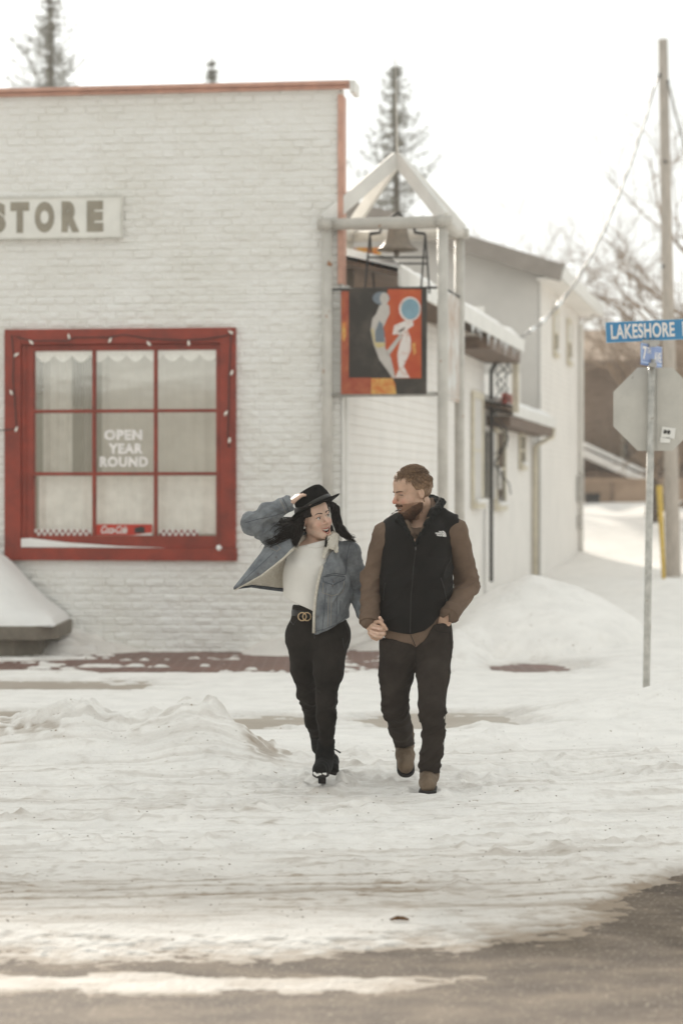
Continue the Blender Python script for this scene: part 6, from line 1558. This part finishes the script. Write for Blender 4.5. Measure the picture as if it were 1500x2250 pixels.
mb = MB(); v, f = hat_rows([(.090, -.004), (.120, .000), (.150, .001), (.158, .004), (.1595, .0065), (.158, .009), (.150, .006), (.120, .006), (.098, .010), (.0955, .03), (.093, .06), (.086, .092), (.078, .108), (.066, .115), (.050, .112), (.030, .103), (.002, .099)]); mb.add(v, f)
hat = mb.build('hat', m_felt, wom, smooth=True)
mb = MB(); v, f = hat_rows([(.0965, .010), (.0990, .012), (.0982, .030), (.0965, .034), (.094, .034)]); mb.add(v, f); mb.build('hat_band', m_ribbon, hat, smooth=True)

# hair: a dark mass on the skull under the hat and wind-blown locks of many strands
bx = ([WO.x - .14, WO.y - .15, WO.z - .18], [WO.x + .14, WO.y + .15, WO.z + .15])
def wkeep(x, y, z):
    ax = np.abs(x); line = .074 - 1.0 * ax
    front = np.where(y > .005, np.maximum(line - z, y - .068), -1)
    ear = np.where((x < 0) & (y > -.030) & (z < .015), .1, -1)
    return np.maximum(np.maximum(np.maximum(front, -.10 - z), ear), z - .080)
V, Q = shell(hw, .012, wkeep, bx, nz=(.003, 50)); hrw = mk('hair', V, Q, m_hairw, wom, smooth=True)
def spline(cp, n=22):
    out = []; c = [cp[0]] + list(cp) + [cp[-1]]
    for i in range(1, len(c) - 2):
        for t in np.linspace(0, 1, n // (len(cp) - 1) + 1, endpoint=(i == len(c) - 3)):
            a, b, d_, e_ = c[i - 1], c[i], c[i + 1], c[i + 2]
            out.append(.5 * ((2 * b) + (d_ - a) * t + (2 * a - 5 * b + 4 * d_ - e_) * t * t + (3 * b - a - 3 * d_ + e_) * t ** 3))
    return out
def lock(cps, count, spread, seed, r=.0025, tip=1.6):
    rg = random.Random(seed); mb = MB(); count = int(count * 2.8); r2g = rg.random
    for i in range(count):
        a = rg.uniform(0, 6.28); q = math.sqrt(rg.random()); o = Vector((math.cos(a) * q * spread, rg.gauss(0, .6) * spread, math.sin(a) * q * spread)); ph = rg.uniform(0, 6.28); lr = rg.uniform(.72, 1.0)
        pts = []
        sp = spline(cps, 24)
        k = int(len(sp) * lr)
        for j, p_ in enumerate(sp[:k]):
            t = j / (len(sp) - 1); s_ = (.55 + .9 * math.sin(min(1, t * 1.2) * math.pi) ** 1 + (tip - 1) * t * t * .7)
            pts.append(p_ + o * s_ + Vector((0, 0, .006 * math.sin(8 * t + ph * .3 + seed))) + Vector((.005 * math.sin(11 * t + ph * .4), .003 * math.sin(9 * t + ph), 0)) + o * .5 * math.sin(5 * t + ph) * t)
        mb.tube(pts, [r * (1 - .8 * (j / len(pts)) ** 2) for j in range(len(pts))], 5, caps=False)
    mb.build('hair_lock', m_hairw, hrw, smooth=True)
lock([P(664, 1128, 13.62), P(652, 1152, 13.62), P(632, 1162, 13.60), P(612, 1166, 13.58), P(598, 1180, 13.56), P(590, 1196, 13.54)], 100, .040, 1)
lock([P(660, 1135, 13.60), P(648, 1165, 13.58), P(622, 1178, 13.54), P(604, 1188, 13.52), P(588, 1192, 13.50)], 90, .032, 2)
lock([P(664, 1135, 13.58), P(654, 1160, 13.54), P(648, 1182, 13.50), P(652, 1200, 13.47)], 70, .022, 3, tip=1.0)
lock([P(655, 1145, 13.66), P(640, 1170, 13.64), P(625, 1190, 13.56), P(640, 1192, 13.50)], 50, .028, 4)
lock([P(724, 1106, 13.69), P(736, 1116, 13.70), P(740, 1138, 13.70), P(744, 1160, 13.65), P(757, 1176, 13.57), P(782, 1184, 13.53)], 80, .015, 5, tip=1.5)
lock([P(730, 1112, 13.71), P(739, 1145, 13.71), P(748, 1162, 13.62), P(766, 1182, 13.57), P(783, 1192, 13.55)], 60, .015, 6, tip=1.6)
lock([P(726, 1158, 13.66), P(724, 1172, 13.60), P(720, 1186, 13.52), P(716, 1203, 13.47)], 45, .010, 7, tip=.8)
lock([P(683, 1112, 13.53), P(670, 1128, 13.52), P(661, 1145, 13.54), P(656, 1165, 13.53)], 50, .010, 8)
lock([P(714, 1102, 13.58), P(726, 1112, 13.63), P(733, 1128, 13.68)], 30, .008, 9)
